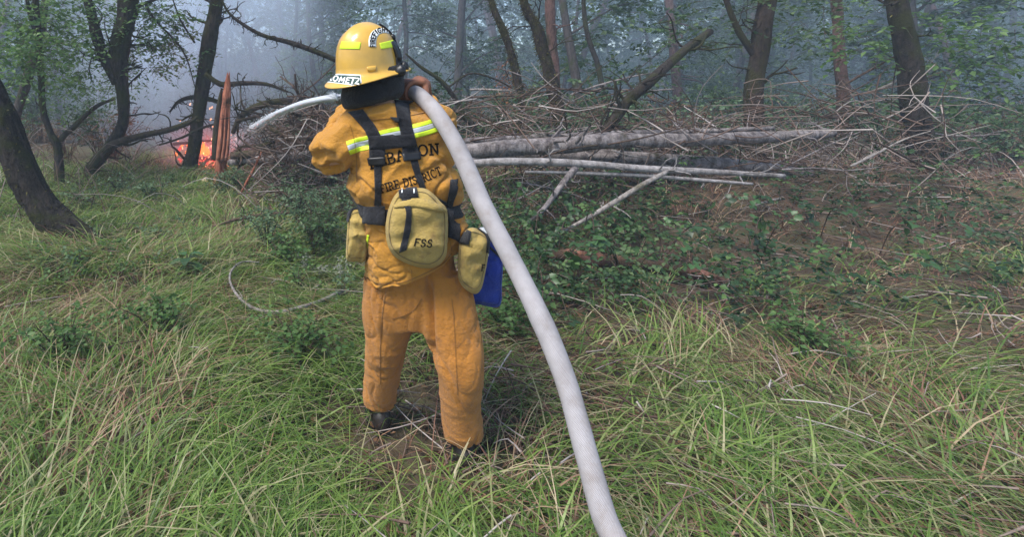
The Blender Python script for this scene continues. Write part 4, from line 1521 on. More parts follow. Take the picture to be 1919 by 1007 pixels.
def folds(V, N, amp, seed, dirs=((0.5, 0.2, 0.85), (-0.6, 0.2, 0.75)), freq=15, camp=0.004):
    d = 0
    for k, u in enumerate(dirs):
        u = unit(np.array(u))
        ph = V @ u * freq + 2.2 * vn(V, 3.5, seed + k) + 0.8 * vn(V, 9, seed + 5 + k)
        msk = np.clip(0.35 + 0.9 * vn(V, 4.2, seed + 10 + k), 0, 1)
        s = np.sin(ph * 2)
        d = d + msk * (np.sign(s) * np.abs(s) ** 0.8)
    d = d + 0.9 * ridged(V * np.array([1, 1, 1.6]), 9, seed + 20) * np.clip(vn(V, 3, seed + 21) + 0.3, 0, 1)
    # sharp narrow creases
    A = np.array([[.9, 0, .45], [0, 1, 0], [-.55, 0, 1.5]])
    d = d * amp
    for k, (f, a_) in enumerate(((5, 1.0), (8, .9), (13, .7), (22, .4))):
        n_ = np.abs(vn((V + .02 * vn(V, 7, seed + 60)[:, None]) @ (A if k % 2 == 0 else A.T), f, seed + 40 + k))
        d = d - a_ * camp * np.exp(-(n_ / .085) ** 1.2) * np.clip(.5 + vn(V, 4, seed + 50 + k), 0, 1)
    return V + N * d[:, None]


def hitpx(bvh, px, py):
    d = ray(px, py)
    loc, n, i, t = bvh.ray_cast(Vector(EYE), Vector(d))
    if loc is None:
        g = at(px, py, YP)
        loc, n, i, t = bvh.find_nearest(Vector(g))
        return np.array(loc), unit(np.array(n))
    n = np.array(n)
    return np.array(loc), unit(0.5 * unit(n) - 0.6 * d)


def grid_solid(mb, top, bot):
    """top, bot: (a,b,3) grids -> closed slab"""
    a, b = top.shape[:2]
    V = np.concatenate([top.reshape(-1, 3), bot.reshape(-1, 3)])
    i = np.arange(a - 1)[:, None] * b
    j = np.arange(b - 1)[None, :]
    Q = np.stack([i + j, i + j + 1, i + b + j + 1, i + b + j], -1).reshape(-1, 4)
    o = a * b
    Q2 = Q[:, ::-1] + o
    ed = [k for k in range(b)] + [k * b + b - 1 for k in range(1, a)] + [(a - 1) * b + k for k in range(b - 2, -1, -1)] + [k * b for k in range(a - 2, 0, -1)]
    e = np.array(ed)
    e2 = np.roll(e, -1)
    W = np.stack([e2, e, e + o, e2 + o], 1)
    mb.add(V, np.concatenate([Q, Q2, W]))


def strip(mb, bvh, left, right, off=0.001, th=0.003, nl=None, nw=5, smooth=3, crown=0.0):
    """a band between two pixel polylines laid on the surface"""
    left = np.array([(x, y, 0) for x, y in left], float)
    right = np.array([(x, y, 0) for x, y in right], float)
    L = np.linalg.norm(np.diff(left, axis=0), axis=1).sum()
    nl = nl or max(4, int(L / 3))
    A, B = catmull(left, nl), catmull(right, nl)
    H = np.zeros((nl, nw, 3))
    N = np.zeros((nl, nw, 3))
    for i in range(nl):
        for j in range(nw):
            q = A[i] + (B[i] - A[i]) * j / (nw - 1)
            H[i, j], N[i, j] = hitpx(bvh, q[0], q[1])
    D = np.linalg.norm(H - EYE, axis=2)
    dirs = (H - EYE) / D[..., None]
    for _ in range(smooth):
        E = D.copy()
        E[1:-1] = 0.25 * D[:-2] + 0.5 * D[1:-1] + 0.25 * D[2:]
        E[:, 1:-1] = 0.25 * E[:, :-2] + 0.5 * E[:, 1:-1] + 0.25 * E[:, 2:]
        D = np.minimum(E, D + 0.0005)
    H = EYE + dirs * D[..., None]
    c = crown * (1 - (np.linspace(-1, 1, nw)[None, :, None]) ** 2)
    grid_solid(mb, H + N * (off + th + c), H + N * off)


def poly_strip(mb, bvh, quad, off=0.001, th=0.002, nl=12, nw=6):
    """quad px corners tl,tr,br,bl"""
    tl, tr, br, bl = quad
    strip(mb, bvh, [tl, ((tl[0] + tr[0]) / 2, (tl[1] + tr[1]) / 2), tr], [bl, ((bl[0] + br[0]) / 2, (bl[1] + br[1]) / 2), br], off, th, nl, nw, 1)


# ---- a small stroke lettering set
def arcp(cx, cy, rx, ry, a0, a1, n=9):
    return [(cx + rx * math.cos(R(a)), cy + ry * math.sin(R(a))) for a in np.linspace(a0, a1, n)]


GL = {
    'L': (.62, [[(.14, 0), (.14, 1)], [(.02, 0), (.58, 0), (.58, .2)], [(.02, 1), (.28, 1)]]),
    'E': (.64, [[(.14, 0), (.14, 1)], [(.02, 1), (.56, 1), (.56, .82)], [(.14, .52), (.44, .52)], [(.02, 0), (.6, 0), (.6, .2)]]),
    'B': (.66, [[(.14, 0), (.14, 1)], [(.02, 1), (.3, 1)] + arcp(.3, .76, .24, .24, 90, -90) + [(.14, .52)], [(.3, .52)] + arcp(.32, .26, .28, .26, 90, -90) + [(.02, 0)]]),
    'A': (.76, [[(.08, 0), (.37, 1), (.68, 0)], [(.2, .35), (.56, .35)], [(0, 0), (.2, 0)], [(.56, 0), (.76, 0)]]),
    'N': (.78, [[(.14, 0), (.14, 1), (.62, 0), (.62, 1)], [(.02, 0), (.26, 0)], [(.5, 1), (.74, 1)], [(.02, 1), (.16, 1)]]),
    'O': (.78, [arcp(.38, .5, .31, .5, 0, 360, 22)]),
    'F': (.6, [[(.14, 0), (.14, 1)], [(.02, 1), (.54, 1), (.54, .8)], [(.14, .52), (.42, .52)], [(.02, 0), (.28, 0)]]),
    'I': (.34, [[(.17, 0), (.17, 1)], [(.04, 0), (.3, 0)], [(.04, 1), (.3, 1)]]),
    'R': (.7, [[(.14, 0), (.14, 1)], [(.02, 1), (.3, 1)] + arcp(.3, .76, .25, .24, 90, -90) + [(.14, .52)], [(.32, .52), (.6, 0), (.7, 0)], [(.02, 0), (.26, 0)]]),
    'D': (.76, [[(.14, 0), (.14, 1)], [(.02, 1), (.3, 1)] + arcp(.3, .5, .38, .5, 90, -90, 13) + [(.02, 0)]]),
    'S': (.58, [[(.5, .76)] + arcp(.29, .76, .2, .24, 20, 270, 12) + arcp(.29, .26, .22, .26, 90, -160, 12)]),
    'T': (.66, [[(.33, 0), (.33, 1)], [(.05, .8), (.05, 1), (.61, 1), (.61, .8)], [(.2, 0), (.46, 0)]]),
    'C': (.7, [arcp(.4, .5, .32, .5, 45, 315, 16)]),
    'K': (.7, [[(.14, 0), (.14, 1)], [(.62, 1), (.16, .48)], [(.3, .6), (.66, 0)]]),
    'M': (.86, [[(.1, 0), (.14, 1), (.43, .2), (.72, 1), (.76, 0)]]),
    'Z': (.62, [[(.06, 1), (.56, 1), (.04, 0), (.58, 0)]]),
    'G': (.74, [arcp(.4, .5, .32, .5, 45, 320, 16) + [(.64, .45), (.45, .45)]]),
    'H': (.78, [[(.14, 0), (.14, 1)], [(.64, 0), (.64, 1)], [(.14, .5), (.64, .5)]]),
    ' ': (.35, []),
    'o': (.3, []),
}
SANS = {'E': (.6, [[(.12, 0), (.12, 1)], [(.12, 1), (.56, 1)], [(.12, .52), (.48, .52)], [(.12, 0), (.58, 0)]]),
        'T': (.64, [[(.32, 0), (.32, 1)], [(.02, 1), (.62, 1)]]),
        'F': (.6, [[(.12, 0), (.12, 1)], [(.12, 1), (.56, 1)], [(.12, .52), (.46, .52)]]),
        'I': (.26, [[(.13, 0), (.13, 1)]]),
        'R': (.64, [[(.12, 0), (.12, 1), (.34, 1)] + arcp(.34, .75, .22, .25, 90, -90) + [(.12, .5)], [(.34, .5), (.6, 0)]])}


def lettering(mb, bvh, text, base, height, off=0.003, stroke=0.13, slant=0.0, sans=False, spacing=0.08, span=None):
    """text along a pixel baseline polyline; height in px"""
    base = catmull(np.array([(x, y, 0) for x, y in base], float), 200)[:, :2]
    cum = np.concatenate([[0], np.cumsum(np.linalg.norm(np.diff(base, axis=0), axis=1))])
    gl = lambda c: (SANS.get(c) if sans else None) or GL[c]
    tot = sum(gl(c)[0] + spacing for c in text) - spacing
    kx = cum[-1] / tot
    x0 = 0
    for c in text:
        wd, sts = gl(c)
        for st in sts:
            P = np.array(st, float)
            Q = [P[0]]
            for a, b in zip(P[:-1], P[1:]):
                k = max(1, int(np.linalg.norm(b - a) / 0.2))
                for q in range(1, k + 1):
                    Q.append(a + (b - a) * q / k)
            P = np.array(Q)
            T = unit(np.gradient(P, axis=0))
            Nn = np.stack([-T[:, 1], T[:, 0]], 1) * stroke / 2
            ext = P.copy()
            ext[0] -= T[0] * stroke * 0.4
            ext[-1] += T[-1] * stroke * 0.4
            V = []
            for side in (1, -1):
                for p in ext + Nn * side:
                    u = (x0 + p[0] + slant * p[1]) * kx
                    u = min(max(u, 0), cum[-1])
                    i = min(np.searchsorted(cum, u), len(base) - 1)
                    i0 = max(i - 1, 0)
                    t = unit(base[min(i + 2, 199)] - base[max(i0 - 2, 0)])
                    f = (u - cum[i0]) / (cum[i] - cum[i0] + 1e-9) if i > i0 else 0
                    q = base[i0] + (base[i] - base[i0]) * f + np.array([t[1], -t[0]]) * p[1] * height
                    h, n = hitpx(bvh, q[0], q[1])
                    V.append(h + n * off)
            m = len(P)
            F = np.array([[k, k + m, k + m + 1, k + 1] for k in range(m - 1)])
            mb.add(np.array(V), F)
        x0 += wd + spacing


def zpx(pts, ox, oy, s):
    return [(ox + x / s, oy + y / s) for x, y in pts]


# ---- skeleton (world positions from the photograph at the torso's distance)
SIDE = unit(np.array([1.0, 0.06, 0.0]))
hipc = at(776, 500, YP)
kneeL = np.array([at(738, 594, YP)[0] - 0.02, 2.22, 0.46])
kneeR = np.array([at(835, 594, YP)[0] + 0.03, 2.02, 0.46])
footL = np.array([kneeL[0] - 0.01, 2.36, 0.07])
footR = np.array([kneeR[0] + 0.05, 2.10, 0.07])
footL[2] += gz(footL[0], footL[1])
footR[2] += gz(footR[0], footR[1])
hipL, hipR = at(737, 520, YP + 0.02), at(822, 520, YP)
shL, elL, wrL = at(672, 246, YP), at(620, 294, 2.10), at(650, 214, 2.46)
shR, elR, wrR = at(812, 232, YP + 0.04), at(826, 250, 2.48), at(800, 190, 2.36)
handR = at(773, 170, 2.25)
nozz = at(664, 184, 2.62)
headc = at(699, 128, YP)

person = thing('person', (hipc[0], hipc[1], gz(hipc[0], hipc[1])), 'firefighter in orange yellow shirt and trousers, back turned, spraying water from a shouldered hose', 'person')

# ---- hose path
HOSE_PX = [(1185, 1120, 1.12), (1130, 960, 1.28), (1070, 745, 1.44), (1013, 597, 1.585), (955, 480, 1.72), (905, 383, 1.83), (858, 275, 1.95), (826, 222, 2.03), (797, 189, 2.12), (776, 173, 2.22), (745, 172, 2.36), (700, 178, 2.52), (668, 183, 2.62)]
hose_pts = np.array([at(*q) for q in HOSE_PX])
tail = np.array([[0.52, 0.15, 0.05], [0.50, 0.55, 0.04], [0.57, 0.85, 0.17]])
tail[:, 2] += ground_h(tail[:, 0], tail[:, 1])
hose_pts = np.vstack([np.array([[0.9, -1.6, 0.035 + gz(0.9, -1.6)], [0.62, -0.7, 0.035 + gz(0.62, -0.7)]]), tail, hose_pts])
HR = 0.0315
mb = MB()
nH, sH = 220, 28
HP, _ = tube(mb, hose_pts, HR, n=nH, seg=sH, cap=False)
# a slight sag and flattening noise so that the jacket is not a perfect pipe
V = mb.V[0]
Cn = np.repeat(HP, sH, 0)
V[:] = Cn + (V - Cn) * (1 + 0.05 * vn(V, 7, 2) + 0.025 * vn(V, 22, 3))[:, None] + .004 * np.repeat(vn(HP, 5, 8)[:, None] * [[1, 0, .5]], sH, 0)
hose_me = mb.mesh('hose')
uvl = hose_me.uv_layers.new(name='UVMap')
cumH = np.concatenate([[0], np.cumsum(np.linalg.norm(np.diff(HP, axis=0), axis=1))])
li = np.zeros(len(hose_me.loops), np.int32)
hose_me.loops.foreach_get('vertex_index', li)
u = cumH[li // sH]
vv = (li % sH) / sH
fi = np.arange(len(li)) // 4
vmax = np.zeros(fi.max() + 1)
np.maximum.at(vmax, fi, vv)
vv = np.where((vmax[fi] > 0.9) & (vv == 0), 1.0, vv)
uvl.data.foreach_set('uv', np.stack([u, vv], 1).astype(np.float32).ravel())
hose = thing('fire_hose', (HP[0][0], HP[0][1], HP[0][2]), 'white woven fire hose running over the shoulder of the firefighter down to the ground', 'hose')
obj('hose_jacket', hose_me, M['hose'], hose)
mb = MB()
nd = unit(HP[-1] - HP[-4])
tube(mb, [HP[-1] - nd * 0.05, HP[-1] + nd * 0.02], [0.038, 0.038], n=6, seg=20)
mb.build('coupling', M['nozzle'], hose)
mb = MB()
jet_dir = unit(at(600, 187, 3.3) - nozz)
np0 = HP[-1] + nd * 0.015
np1 = np0 + nd * 0.05
np2 = np1 + jet_dir * 0.05
np3 = np2 + jet_dir * 0.08
tube(mb, [np0, np1, np2, np3], [0.032, 0.026, 0.024, 0.03], n=10, seg=18)
mb.build('nozzle', M['nozzle'], hose)
NOZ_END = np3


# ---- gloves: fingers curled round the hose
def grip(name, center, axis, up, parent, thumb_sign=1, wrist=None, rr=HR):
    mbg = MB()
    axis = unit(axis)
    up = unit(up - axis * (up @ axis))
    oth = np.cross(axis, up)
    r0 = rr + 0.011
    knuck = []
    for k in range(4):
        c = center + axis * (k - 1.5) * 0.0225
        ln = [0.92, 1.0, 0.97, 0.8][k]
        pts = []
        for a in np.linspace(-25, -25 + 215 * ln, 8):
            pts.append(c + (up * math.cos(R(a)) + oth * math.sin(R(a))) * r0)
        tube(mbg, pts, [0.0125, 0.0122, 0.0115, 0.0095], n=12, seg=10)
        knuck.append(pts[0])
    # palm and back of the hand
    wr = wrist if wrist is not None else center - oth * 0.1
    pc = center + (up * math.cos(R(-50)) + oth * math.sin(R(-50))) * (r0 + 0.020)
    sd = axis
    C = [np.mean(knuck, 0), pc * 0.65 + np.mean(knuck, 0) * 0.35, pc, pc * 0.45 + wr * 0.55, wr]
    loft(mbg, C, [0.045, 0.049, 0.047, 0.038, 0.035], [0.016, 0.023, 0.024, 0.024, 0.027], sd, seg=16)
    # thumb
    tp = []
    for a in np.linspace(-80, -80 - 130, 6):
        tp.append(center + axis * thumb_sign * 0.052 + (up * math.cos(R(a)) + oth * math.sin(R(a))) * (r0 + 0.002))
    tube(mbg, [pc + axis * thumb_sign * 0.025] + tp[1:], [0.017, 0.0145, 0.0135, 0.011], n=10, seg=10)
    Vv, Nn, T, Q = remesh(mbg, 0.0045, 3)
    return obj(name, mesh_from(name, Vv, T, Q), M['leather'], parent)


i_r = np.argmin(np.linalg.norm(HP - handR, axis=1))
axR = unit(HP[i_r + 3] - HP[i_r - 3])
grip('glove', HP[i_r], -axR, np.array([0.1, -0.5, 1.0]), person, 1, wrist=wrR)
i_l = len(HP) - 9
axL = unit(HP[i_l + 3] - HP[i_l - 3])
grip('glove', HP[i_l], axL, np.array([0.0, 0.7, -0.6]), person, 1, wrist=wrL)

# ---- body under the clothes: one continuous mesh
mb = MB()
tors = [at(776, 520, YP), at(770, 440, YP), at(765, 385, YP), at(752, 300, YP), at(742, 240, YP), at(715, 205, YP), at(706, 180, YP), at(702, 160, YP)]
loft(mb, tors, [0.10, 0.12, 0.13, 0.145, 0.13, 0.06, 0.05, 0.05], [0.065, 0.075, 0.085, 0.09, 0.08, 0.05, 0.05, 0.05], SIDE, seg=24)
for (a, b, c) in ((shL, elL, wrL), (shR, elR, wrR)):
    tube(mb, [tors[4] * 0.5 + a * 0.5 - [0, 0, 0.02], a - [0, 0, 0.015], (a + b) / 2, b], [0.05, 0.052, 0.050, 0.045], n=16, seg=14)
    tube(mb, [b, b * 0.5 + c * 0.5, c], [0.045, 0.042, 0.03], n=12, seg=14)
for h, k, f in ((hipL, kneeL, footL), (hipR, kneeR, footR)):
    tube(mb, [h, (h + k) / 2, k], [0.066, 0.064, 0.050], n=12, seg=16)
    tube(mb, [k, k * 0.6 + f * 0.4, f], [0.049, 0.050, 0.036], n=12, seg=16)
    tube(mb, [f, f + np.array([0, 0.16, -0.03])], [0.04, 0.03], n=6, seg=12)
YAW = R(52)
fdir = np.array([math.sin(YAW), math.cos(YAW), 0.10])
fdir = unit(fdir)
rdir = unit(np.cross(fdir, np.array([0, 0, 1.0])))
hup = np.cross(rdir, fdir)
hc = headc


def hp(f, r_, u_):
    return hc + fdir * f + rdir * r_ + hup * u_


mbh = mb
for (c, rr) in (((0.0, 0, 0.04), 0.083), ((-0.02, 0, 0.035), 0.086), ((0.03, 0, 0.0), 0.070), ((0.035, 0, -0.055), 0.052), ((0.05, 0, -0.085), 0.036), ((0.0, 0, -0.06), 0.055)):
    ball(mb, hp(*c), rr, 16, 12)
ball(mb, hp(0.105, 0, -0.025), (0.017, 0.017, 0.022), 10, 8)                  # nose
tube(mb, [hp(0.095, 0, 0.015), hp(0.11, 0, -0.022)], [0.009, 0.014], n=5, seg=8)
for s_ in (-1, 1):
    ball(mb, hp(-0.005, s_ * 0.083, -0.01), (0.018, 0.018, 0.032), 10, 8)     # ears
    ball(mb, hp(0.086, s_ * 0.032, 0.022), (0.02, 0.02, 0.010), 10, 8)        # brow
ball(mb, hp(0.088, 0, -0.062), (0.018, 0.018, 0.008), 10, 8)                  # mouth
Vb, Nb, Tb, Qb = remesh(mb, 0.008, 5)
obj('body', mesh_from('body', Vb, Tb, Qb), M['skin'], person)
for s_ in (-1, 1):
    mb = MB()
    ball(mb, hp(0.092, s_ * 0.032, 0.002), 0.0115, 12, 10)
    mb.build('eye', M['white'], person)

# ---- trousers
mb = MB()
C = [at(770, 400, YP), at(774, 450, YP), at(776, 500, YP), at(780, 575, YP), at(782, 610, YP)]
loft(mb, C, [0.165, 0.170, 0.172, 0.162, 0.13], [0.115, 0.12, 0.12, 0.11, 0.09], SIDE, seg=32)
for h, k, f in ((hipL, kneeL, footL), (hipR, kneeR, footR)):
    fo = f + np.array([0, -0.01, 0.075])
    tube(mb, [h, (h + k) / 2, k, (k + fo) / 2, fo], [0.128, 0.122, 0.094, 0.084, 0.082], n=26, seg=20)
Vt, Nt, Tt, Qt = remesh(mb, 0.0062, 14)
Vt = folds(Vt * [1, 1, .32], Nt, 0.0055, 31, ((0.9, 0.3, 0.35), (-0.8, 0.2, 0.5)), 12, 0.009) * [1, 1, 1 / .32]
kn = sum(np.exp(-(np.linalg.norm(Vt - q, axis=1) / .16) ** 2) for q in (kneeL, kneeR, footL + [0, 0, .12], footR + [0, 0, .12]))
Vt = Vt + Nt * (.005 * kn * np.clip(ridged(Vt * [1, 1, 2.4], 7, 66), -.2, 1))[:, None]
pxt = CX + FPX * ((Vt - EYE) @ RGT) / ((Vt - EYE) @ FWD)
pyt = CY - FPX * ((Vt - EYE) @ UPV) / ((Vt - EYE) @ FWD)
Vt = Vt - Nt * (0.03 * np.exp(-((pxt - 806 - (pyt - 560) * 0.02) / 5.5) ** 2) * np.clip((pyt - 500) / 40, 0, 1) * (Nt[:, 1] < 0))[:, None]
trousers = obj('trousers', mesh_from('trousers', Vt, Tt, Qt), M['trouser'], person)
bvh_tr = bvh_of(Vt, Tt, Qt)

# ---- shirt
mb = MB()
rows = [(712, 193, 40, .085), (722, 205, 62, .10), (738, 220, 86, .115), (748, 245, 96, .13), (753, 290, 99, .138), (757, 340, 97, .138), (764, 385, 98, .132), (775, 420, 101, .14), (776, 470, 93, .142), (777, 520, 91, .142), (778, 580, 90, .14)]
C = np.array([at(x, y, YP) for x, y, _, _ in rows])
loft(mb, C, [hw * S for _, _, hw, _ in rows], [d for *_, d in rows], SIDE, seg=44, p=2.4, up=np.array([0, 0, 1.0]))
tube(mb, [at(705, 240, YP), shL, (shL * .5 + elL * .5), elL], [0.10, 0.094, 0.088, 0.080], n=20, seg=22)
tube(mb, [elL, elL * .55 + wrL * .45, wrL], [0.082, 0.07, 0.05], n=14, seg=20)
tube(mb, [at(780, 235, YP), shR, (shR + elR) / 2, elR], [0.10, 0.088, 0.078, 0.072], n=20, seg=22)
tube(mb, [elR, (elR + wrR) / 2, wrR], [0.073, 0.062, 0.048], n=14, seg=20)
Vs, Ns, Ts, Qs = remesh(mb, 0.0052, 16)
# blousing above the belt, then folds
py_all = CY - FPX * ((Vs - EYE) @ UPV) / ((Vs - EYE) @ FWD)
bl = 0.020 * np.exp(-((py_all - 352) / 22) ** 2) - 0.014 * np.exp(-((py_all - 388) / 10) ** 2)
Vs = Vs + Ns * bl[:, None]
Vs = folds(Vs, Ns, 0.0055, 51, ((0.75, 0.1, 0.65), (-0.55, 0.1, 0.8)), 15, 0.016)
Vs = Vs + Ns * (0.009 * np.clip(ridged(Vs @ np.array([[.8, 0, .5], [0, 1, 0], [-.6, 0, 1.6]]), 10, 91), 0, 1) ** 2)[:, None]
sleeve = np.exp(-(np.linalg.norm(Vs - elL, axis=1) / 0.14) ** 2)
Vs = Vs + Ns * (0.007 * sleeve * np.sin(90 * (Vs @ unit(np.array([0.6, 0.2, -0.75]))) + 3 * vn(Vs, 6, 8)))[:, None]
# hem: cut along a slanting line, lower on the left hip
pxs = CX + FPX * ((Vs - EYE) @ RGT) / ((Vs - EYE) @ FWD)
pys = CY - FPX * ((Vs - EYE) @ UPV) / ((Vs - EYE) @ FWD)
hem = np.interp(pxs, [690, 705, 760, 800, 830, 850, 870], [520, 541, 534, 517, 500, 478, 468])
below = pys > hem
keep = ~below[Qs].all(1)
Qs = Qs[keep]
if len(Ts):
    Ts = Ts[~below[Ts].all(1)]
Vs = np.where(below[:, None], Vs + UPV * ((pys - hem) * S)[:, None], Vs)
ori_me = mesh_from('shirt', Vs, Ts, Qs)
shirt = obj('shirt', ori_me, M['shirt'], person)
sol = shirt.modifiers.new('cloth_thickness', 'SOLIDIFY')
sol.thickness = 0.004
sol.offset = -1
bvh_sh = bvh_of(Vs, Ts, Qs)

# collar
# ---- reflective tape on the back
tape_c = [(652, 278), (672, 271), (690, 267), (715, 258), (740, 252), (775, 246), (806, 238), (832, 228)]


def offs(pts, d):
    return [(x + d * 0.28, y + d * 0.96) for x, y in pts]


for nm, a, b, mt in (('reflective_tape', -13, -5, 'lime'), ('reflective_tape', -5, 4.5, 'silver'), ('reflective_tape', 4.5, 13, 'lime')):
    mb = MB()
    strip(mb, bvh_sh, offs(tape_c, a), offs(tape_c, b), 0.0016, 0.0008, 70, 5, 2)
    mb.build(nm, M[mt], shirt)
mb = MB()
strip(mb, bvh_sh, [(688, 440), (684, 470)], [(692, 441), (688, 471)], 0.0016, 0.001, 12, 4, 1)
mb.build('side_tape', M['lime'], shirt)
# ---- lettering on the back
mb = MB()
lettering(mb, bvh_sh, 'LEBANON', [(694, 317), (730, 307), (762, 298), (790, 292), (824, 289)], 20, 0.0024, 0.15)
mb.build('printed_lettering', M['ink'], shirt, False)
mb = MB()
lettering(mb, bvh_sh, 'FIRE DISTRICT', [(715, 362), (745, 353), (772, 347), (800, 339), (829, 326)], 15, 0.0024, 0.15)
mb.build('printed_lettering', M['ink'], shirt, False)

# ---- seams
M['seam'] = mat_cloth('seam_thread', (0.30, 0.13, 0.025), 0.1)
hemline = [(703, 533), (735, 531), (760, 527), (800, 510), (830, 493), (846, 474)]
for Ls, wpx in ((hemline, 1.3), ([(655, 232), (663, 262), (668, 300), (668, 340)], 1.6), ([(672, 226), (720, 222), (738, 221)], 1.3), ([(768, 216), (800, 210), (822, 212)], 1.3), ([(771, 505), (772, 530)], 1.2), ([(846, 470), (842, 440), (846, 405)], 1.4)):
    mb = MB()
    strip(mb, bvh_sh, Ls, [(x + wpx * .7, y + wpx) for x, y in Ls], 0.0006, 0.0022, None, 4, 1)
    mb.build('seam', M['seam'], shirt)
for Ls in ([(722, 548), (716, 590), (712, 650), (712, 720)], [(790, 560), (770, 585), (735, 598)], [(846, 560), (850, 600), (853, 660), (857, 740)]):
    mb = MB()
    strip(mb, bvh_tr, Ls, [(x + 1.4, y + .8) for x, y in Ls], 0.0006, 0.0022, None, 4, 1)
    mb.build('seam', M['seam'], trousers)

# ---- boots
for f in (footL, footR):
    mb = MB()
    fd = np.array([0.05 if f is footR else -0.08, 1.0, 0])
    fd = unit(fd)
    sd_ = np.cross(fd, np.array([0, 0, 1.0]))
    g0 = gz(f[0], f[1])
    a0 = np.array([f[0], f[1], g0])
    tube(mb, [a0 + [0, -.01, 0.30], a0 + [0, 0, 0.2], a0 + [0, 0, 0.09]], [0.068, 0.066, 0.060], n=10, seg=18)
    for q, rx, rz in ((-0.045, 0.046, 0.06), (0.03, 0.045, 0.06), (0.10, 0.047, 0.045), (0.16, 0.045, 0.036), (0.2, 0.034, 0.03)):
        ball(mb, a0 + fd * q + [0, 0, 0.025 + rz * 0.75], (rx, 0.055, rz), 14, 10)
    Vx, Nx, Tx, Qx = remesh(mb, 0.008, 4)
    Vx[:, 2] = np.maximum(Vx[:, 2], g0 + 0.022)
    boot = obj('boot', mesh_from('boot', Vx, Tx, Qx), M['bootleather'], person)
    mb = MB()
    a = np.linspace(0, 2 * math.pi, 28, endpoint=False)
    out = np.array([[math.cos(t) * (0.135 + 0.01 * math.cos(t)) + 0.07, math.sin(t) * (0.052 - 0.006 * math.cos(2 * t))] for t in a])
    ring = lambda z: a0 + out[:, :1] * fd + out[:, 1:] * sd_ + np.array([0, 0, z])
    Vr = np.concatenate([ring(-0.01), ring(0.027)])
    n = 28
    F = np.array([[i, (i + 1) % n, n + (i + 1) % n, n + i] for i in range(n)])
    b = mb.add(Vr, F)
    c = mb.add(np.array([Vr[:n].mean(0), Vr[n:].mean(0)]), np.zeros((0, 3), int))
    mb.F[3].append(np.array([[c, (i + 1) % n, i] for i in range(n)]))
    mb.F[3].append(np.array([[c + 1, n + i, n + (i + 1) % n] for i in range(n)]))
    mb.build('sole', M['rubber'], boot, False)

# ---- black neck shroud
mb = MB()
C = [at(702, 130, YP), at(698, 152, YP), at(697, 170, YP), at(698, 184, YP), at(698, 194, YP + 0.01)]
loft(mb, C, [0.10, 0.122, 0.130, 0.128, 0.115], [0.10, 0.115, 0.125, 0.13, 0.11], unit(np.array([1, 0.06, 0.24])), seg=32, up=unit(np.array([-0.24, 0, 1.0])))
Vx, Nx, Tx, Qx = remesh(mb, 0.009, 4)
Vx = folds(Vx, Nx, 0.004, 77, ((1.0, 0.1, 0.15), (0.8, 0.2, -0.4)), 20)
shroud = obj('neck_shroud', mesh_from('neck_shroud', Vx, Tx, Qx), M['hood'], person)

# ================================================================== helmet
hel_c = at(691, 135, YP)
HF = unit(np.array([math.sin(R(56)), math.cos(R(56)), 0.20]))
HRt = unit(np.cross(HF, np.array([0, 0, 1.0])) + np.array([0, 0, -0.02]))
HU = unit(np.cross(HRt, HF))
helmet = thing('helmet', hel_c, 'yellow hard fire helmet with goggles, lime reflectors and a name plate on its rear brim', 'helmet')


def hloc(x, y, z):
    x, y, z = (np.asarray(q) * 0.935 for q in (x, y, z))
    return hel_c + np.multiply.outer(x, HF) - np.multiply.outer(y, HRt) + np.multiply.outer(z, HU)


def helmet_surface(nphi=96):
    prof = [(0.0, 1.0, 0), (0.16, 0.992, 0), (0.32, 0.967, 0), (0.48, 0.92, 0), (0.63, 0.845, 0), (0.76, 0.745, 0), (0.86, 0.62, 0), (0.925, 0.48, 0), (0.965, 0.33, 0), (0.988, 0.19, 0), (1.01, 0.08, 0.02), (1.04, 0.035, 0.10), (1.06, 0.012, 0.3), (1.06, 0.0, 0.65), (1.06, -0.006, 0.95), (1.06, -0.012, 1.0), (1.06, -0.03, 0.985), (1.04, -0.02, 0.6), (1.0, -0.01, 0.1), (0.95, 0.1, 0)]
    phi = np.linspace(0, 2 * math.pi, nphi, endpoint=False)
    V = []
    for (r, z, e) in prof:
        c, s = np.cos(phi), np.sin(phi)
        ax = np.where(c > 0, 0.143, 0.147)
        x = r * ax * c
        y = r * 0.120 * s
        rear = np.clip(-c, 0, 1)
        front = np.clip(c, 0, 1)
        ext = 0.026 + 0.026 * rear ** 1.5 + 0.018 * front ** 2
        x = x + ext * e * c
        y = y + ext * e * s
        zz = z * 0.202 - e * (0.012 + 0.012 * rear ** 1.6) + 0.004 * e * np.abs(s) ** 3
        ridge = np.exp(-(y / 0.017) ** 2) * np.clip((z - 0.25) / 0.4, 0, 1) * 0.007
        ridge = ridge + np.exp(-((np.abs(y) - 0.05) / 0.010) ** 2) * np.clip((z - 0.5) / 0.3, 0, 1) * 0.003
        zz = zz + ridge
        V.append(hloc(x, y, zz))
    V = np.concatenate(V)
    n = len(prof)
    i = np.arange(n - 1)[:, None] * nphi
    j = np.arange(nphi)[None, :]
    j2 = (j + 1) % nphi
    Q = np.stack([i + j, i + nphi + j, i + nphi + j2, i + j2], -1).reshape(-1, 4)
    return V, Q


Vh, Qh = helmet_surface()
Qh = Qh[96:]
Vh2 = np.vstack([Vh, Vh[:96].mean(0)])
top = len(Vh2) - 1
Th = np.array([[top, 96 + (k), 96 + (k + 1) % 96] for k in range(96)])
shell = obj('shell', mesh_from('shell', Vh2, Th, Qh), M['helmet'], helmet)
bvh_h = bvh_of(Vh2, Th, Qh)
Z = lambda pts: zpx(pts, 600, 30, 6.716)
